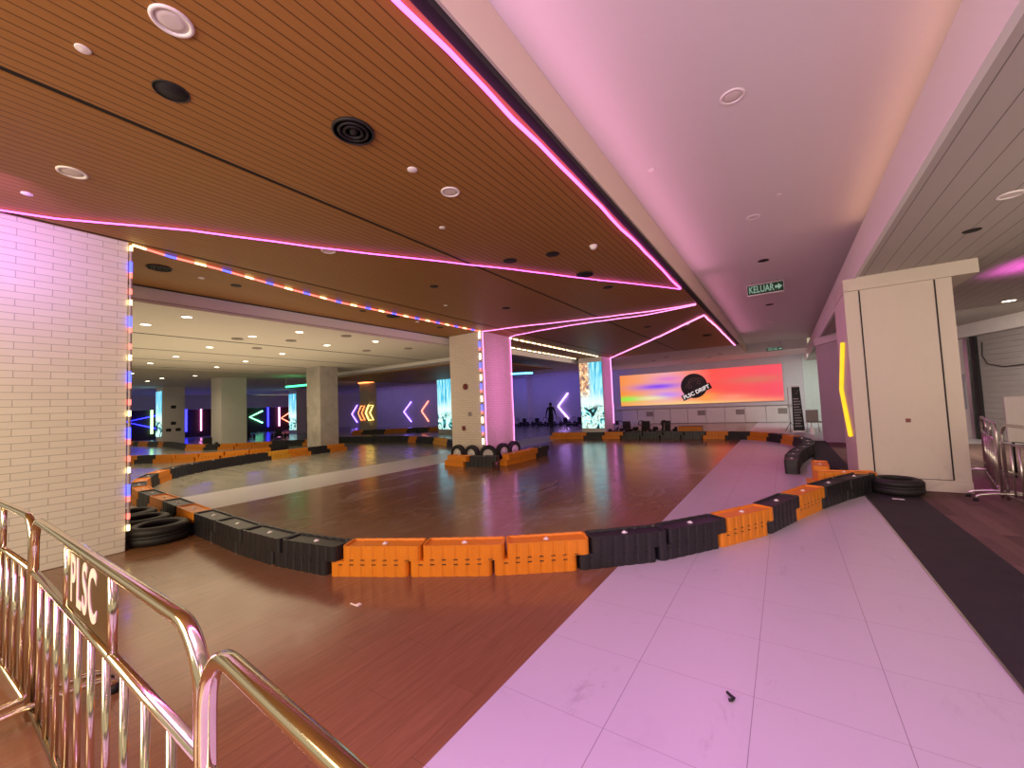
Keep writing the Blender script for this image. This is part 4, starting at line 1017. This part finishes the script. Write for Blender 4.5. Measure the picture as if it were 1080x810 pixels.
# right hand back: roller shutter, post, board
t = thing('roller_shutter', 'wide grey roller shutter on the back wall right of the cream pillar', 'shutter')
b = bmesh.new()
for k in range(20): prism(b, [along(-3.5, -0.05), along(4.42, -0.05), along(4.42, -0.005), along(-3.5, -0.005)], 0.02+k*0.155, 0.02+k*0.155+0.150)
link('curtain', b, 'grey_wall', t)
b = bmesh.new(); prism(b, [along(4.43, -0.12), along(4.66, -0.12), along(4.66, -0.005), along(4.43, -0.005)], 0, 3.11); link('guide', b, 'black', t)
b = bmesh.new(); prism(b, [along(4.67, -0.16), along(4.78, -0.16), along(4.78, -0.005), along(4.67, -0.005)], 0, 3.11); link('post', b, 'steel', t)
b = bmesh.new(); prism(b, [along(4.80, -0.06), along(6.6, -0.06), along(6.6, -0.002), along(4.80, -0.002)], 0, 3.11); struct('trim_21', b, 'white_paint')
t = thing('notice_poster', 'faded grey poster on the wall strip right of the cream pillar', 'poster')
b = bmesh.new(); prism(b, [along(5.0, -0.075), along(5.4, -0.075), along(5.4, -0.062), along(5.0, -0.062)], 0.9, 2.0); link('sheet', b, plain('grey_poster', (0.42, 0.42, 0.46), 0.6), t)
b = bmesh.new(); tube(b, [(*along(4.2, -0.09), 2.9), (*along(4.25, -0.09), 2.5), (*along(4.1, -0.09), 2.25), (*along(3.6, -0.09), 2.12), (*along(2.2, -0.09), 2.15), (*along(0.5, -0.09), 2.22)], 0.012, 8)
tag(link('hanging_cable', b, 'black'), 'thin dark cable looping across the grey roller shutter', 'cable')
t = thing('white_board', 'pale board standing behind the right-hand steel barriers', 'board', (3.32, 11.2, 0), 0.1)
b = bmesh.new(); box(b, (0.0, -0.02, 0.55), (0.95, 0.02, 1.38)); bevel_all(b, 0.015); link('panel', b, 'white_paint', t)
for x in (0.08, 0.87):
    b = bmesh.new(); tube(b, [(x, 0.03, 0.0), (x, 0.03, 1.2)], 0.018, 8); link('leg', b, 'black', t)

# ------------------------------------------------------------------ floor litter
b = bmesh.new(); tube(b, [(-0.358, 2.472, 0.012), (-0.335, 2.452, 0.010), (-0.322, 2.440, 0.014), (-0.330, 2.420, 0.012), (-0.345, 2.415, 0.010)], 0.0075, 8)
tag(link('rubber_scrap', b, 'rubber'), 'tiny curled black scrap lying on the white tiles in the foreground', 'scrap')
b = bmesh.new(); box(b, (-3.10, 2.08, 0.001), (-3.00, 2.092, 0.010)); box(b, (-3.03, 2.085, 0.001), (-2.995, 2.12, 0.014)); bevel_all(b, 0.002, 1)
tag(link('wood_splinter', b, 'letter'), 'small pale splinter on the brown floor before the orange blocks', 'scrap')
b = bmesh.new(); box(b, (1.20, 7.98, 0.010), (1.33, 8.03, 0.016)); bevel_all(b, 0.002, 1)
tag(link('paper_scrap', b, 'white_plastic'), 'small pale paper scrap on the runner mat before the lying tyre', 'scrap')

# ------------------------------------------------------------------ walking person
def person():
    t = thing('person', 'person in dark clothes walking away across the blue lit floor', 'person', (-12.5, 23.0, 0), 0.15)
    J = {}; E = []
    def j(n, p, r): J[n] = (Vector(p), r)
    j('pelvis', (0, 0, 0.92), 0.150); j('waist', (0, 0, 1.08), 0.135); j('chest', (0, 0, 1.28), 0.165); j('collar', (0, 0, 1.40), 0.10); j('neck', (0, 0.01, 1.48), 0.055)
    j('skull', (0, 0.02, 1.57), 0.085); j('crown', (0, 0.02, 1.65), 0.075)
    E += [('pelvis', 'waist'), ('waist', 'chest'), ('chest', 'collar'), ('collar', 'neck'), ('neck', 'skull'), ('skull', 'crown')]
    for s, n, st in ((-1, 'l', 0.16), (1, 'r', -0.12)):
        j('hip'+n, (s*0.09, 0, 0.86), 0.095); j('knee'+n, (s*0.11, st*0.6, 0.48), 0.060); j('ank'+n, (s*0.11, st*1.2, 0.09), 0.042); j('toe'+n, (s*0.13, st*1.2+0.19, 0.035), 0.032)
        E += [('pelvis', 'hip'+n), ('hip'+n, 'knee'+n), ('knee'+n, 'ank'+n), ('ank'+n, 'toe'+n)]
        j('sh'+n, (s*0.19, 0, 1.38), 0.062); j('el'+n, (s*0.27, -0.02-st*0.3, 1.10), 0.043); j('wr'+n, (s*0.31, 0.05-st*0.7, 0.86), 0.030); j('palm'+n, (s*0.315, 0.06-st*0.75, 0.79), 0.034)
        E += [('collar', 'sh'+n), ('sh'+n, 'el'+n), ('el'+n, 'wr'+n), ('wr'+n, 'palm'+n)]
        for k in range(4):
            yy = 0.06-st*0.75 + (k-1.5)*0.022; L = (0.075, 0.085, 0.080, 0.062)[k]
            j(f'f{n}{k}a', (s*0.315, yy, 0.765), 0.010); j(f'f{n}{k}b', (s*0.312, yy+0.004, 0.735-L*0.3), 0.009); j(f'f{n}{k}c', (s*0.300, yy+0.006, 0.735-L*0.8), 0.008)
            E += [('palm'+n, f'f{n}{k}a'), (f'f{n}{k}a', f'f{n}{k}b'), (f'f{n}{k}b', f'f{n}{k}c')]
        j(f't{n}a', (s*0.300, 0.10-st*0.75, 0.785), 0.011); j(f't{n}b', (s*0.290, 0.12-st*0.75, 0.745), 0.009)
        E += [('palm'+n, f't{n}a'), (f't{n}a', f't{n}b')]
    names = list(J); idx = {n: i for i, n in enumerate(names)}
    me = bpy.data.meshes.new('body'); me.from_pydata([J[n][0] for n in names], [(idx[a], idx[b]) for a, b in E], [])
    o = bpy.data.objects.new('body', me); COL.objects.link(o)
    sk = o.modifiers.new('skin', 'SKIN'); sk.use_smooth_shade = True
    for n, sv in zip(names, me.skin_vertices[0].data):
        sv.radius = (J[n][1], J[n][1]*(0.75 if n in ('pelvis', 'waist', 'chest', 'collar') else 1.0)); sv.use_root = (n == 'pelvis')
    sd = o.modifiers.new('sub', 'SUBSURF'); sd.levels = 2; sd.render_levels = 2
    dg = bpy.context.evaluated_depsgraph_get(); dg.update()
    m2 = bpy.data.meshes.new_from_object(o.evaluated_get(dg)); bpy.data.objects.remove(o)
    m2.materials.clear(); m2.materials.append(M['dark_cloth']); m2.materials.append(M['dark_skin'])
    for p in m2.polygons:
        p.use_smooth = True
        c = p.center
        if c.z > 1.46 or (abs(c.x) > 0.24 and c.z < 0.88): p.material_index = 1
    body = bpy.data.objects.new('body', m2); COL.objects.link(body); body.parent = t
    b = bmesh.new(); bmesh.ops.create_uvsphere(b, u_segments=16, v_segments=10, radius=0.098, matrix=Matrix.Translation((0, 0.0, 1.625)))
    for v in b.verts:
        if v.co.z < 1.58: v.co.z = 1.58
    link('hair', b, 'black', t)
person()

for k, v in used.items():
    if not v: bpy.data.objects.remove(PROTO[k])
bpy.context.view_layer.update()
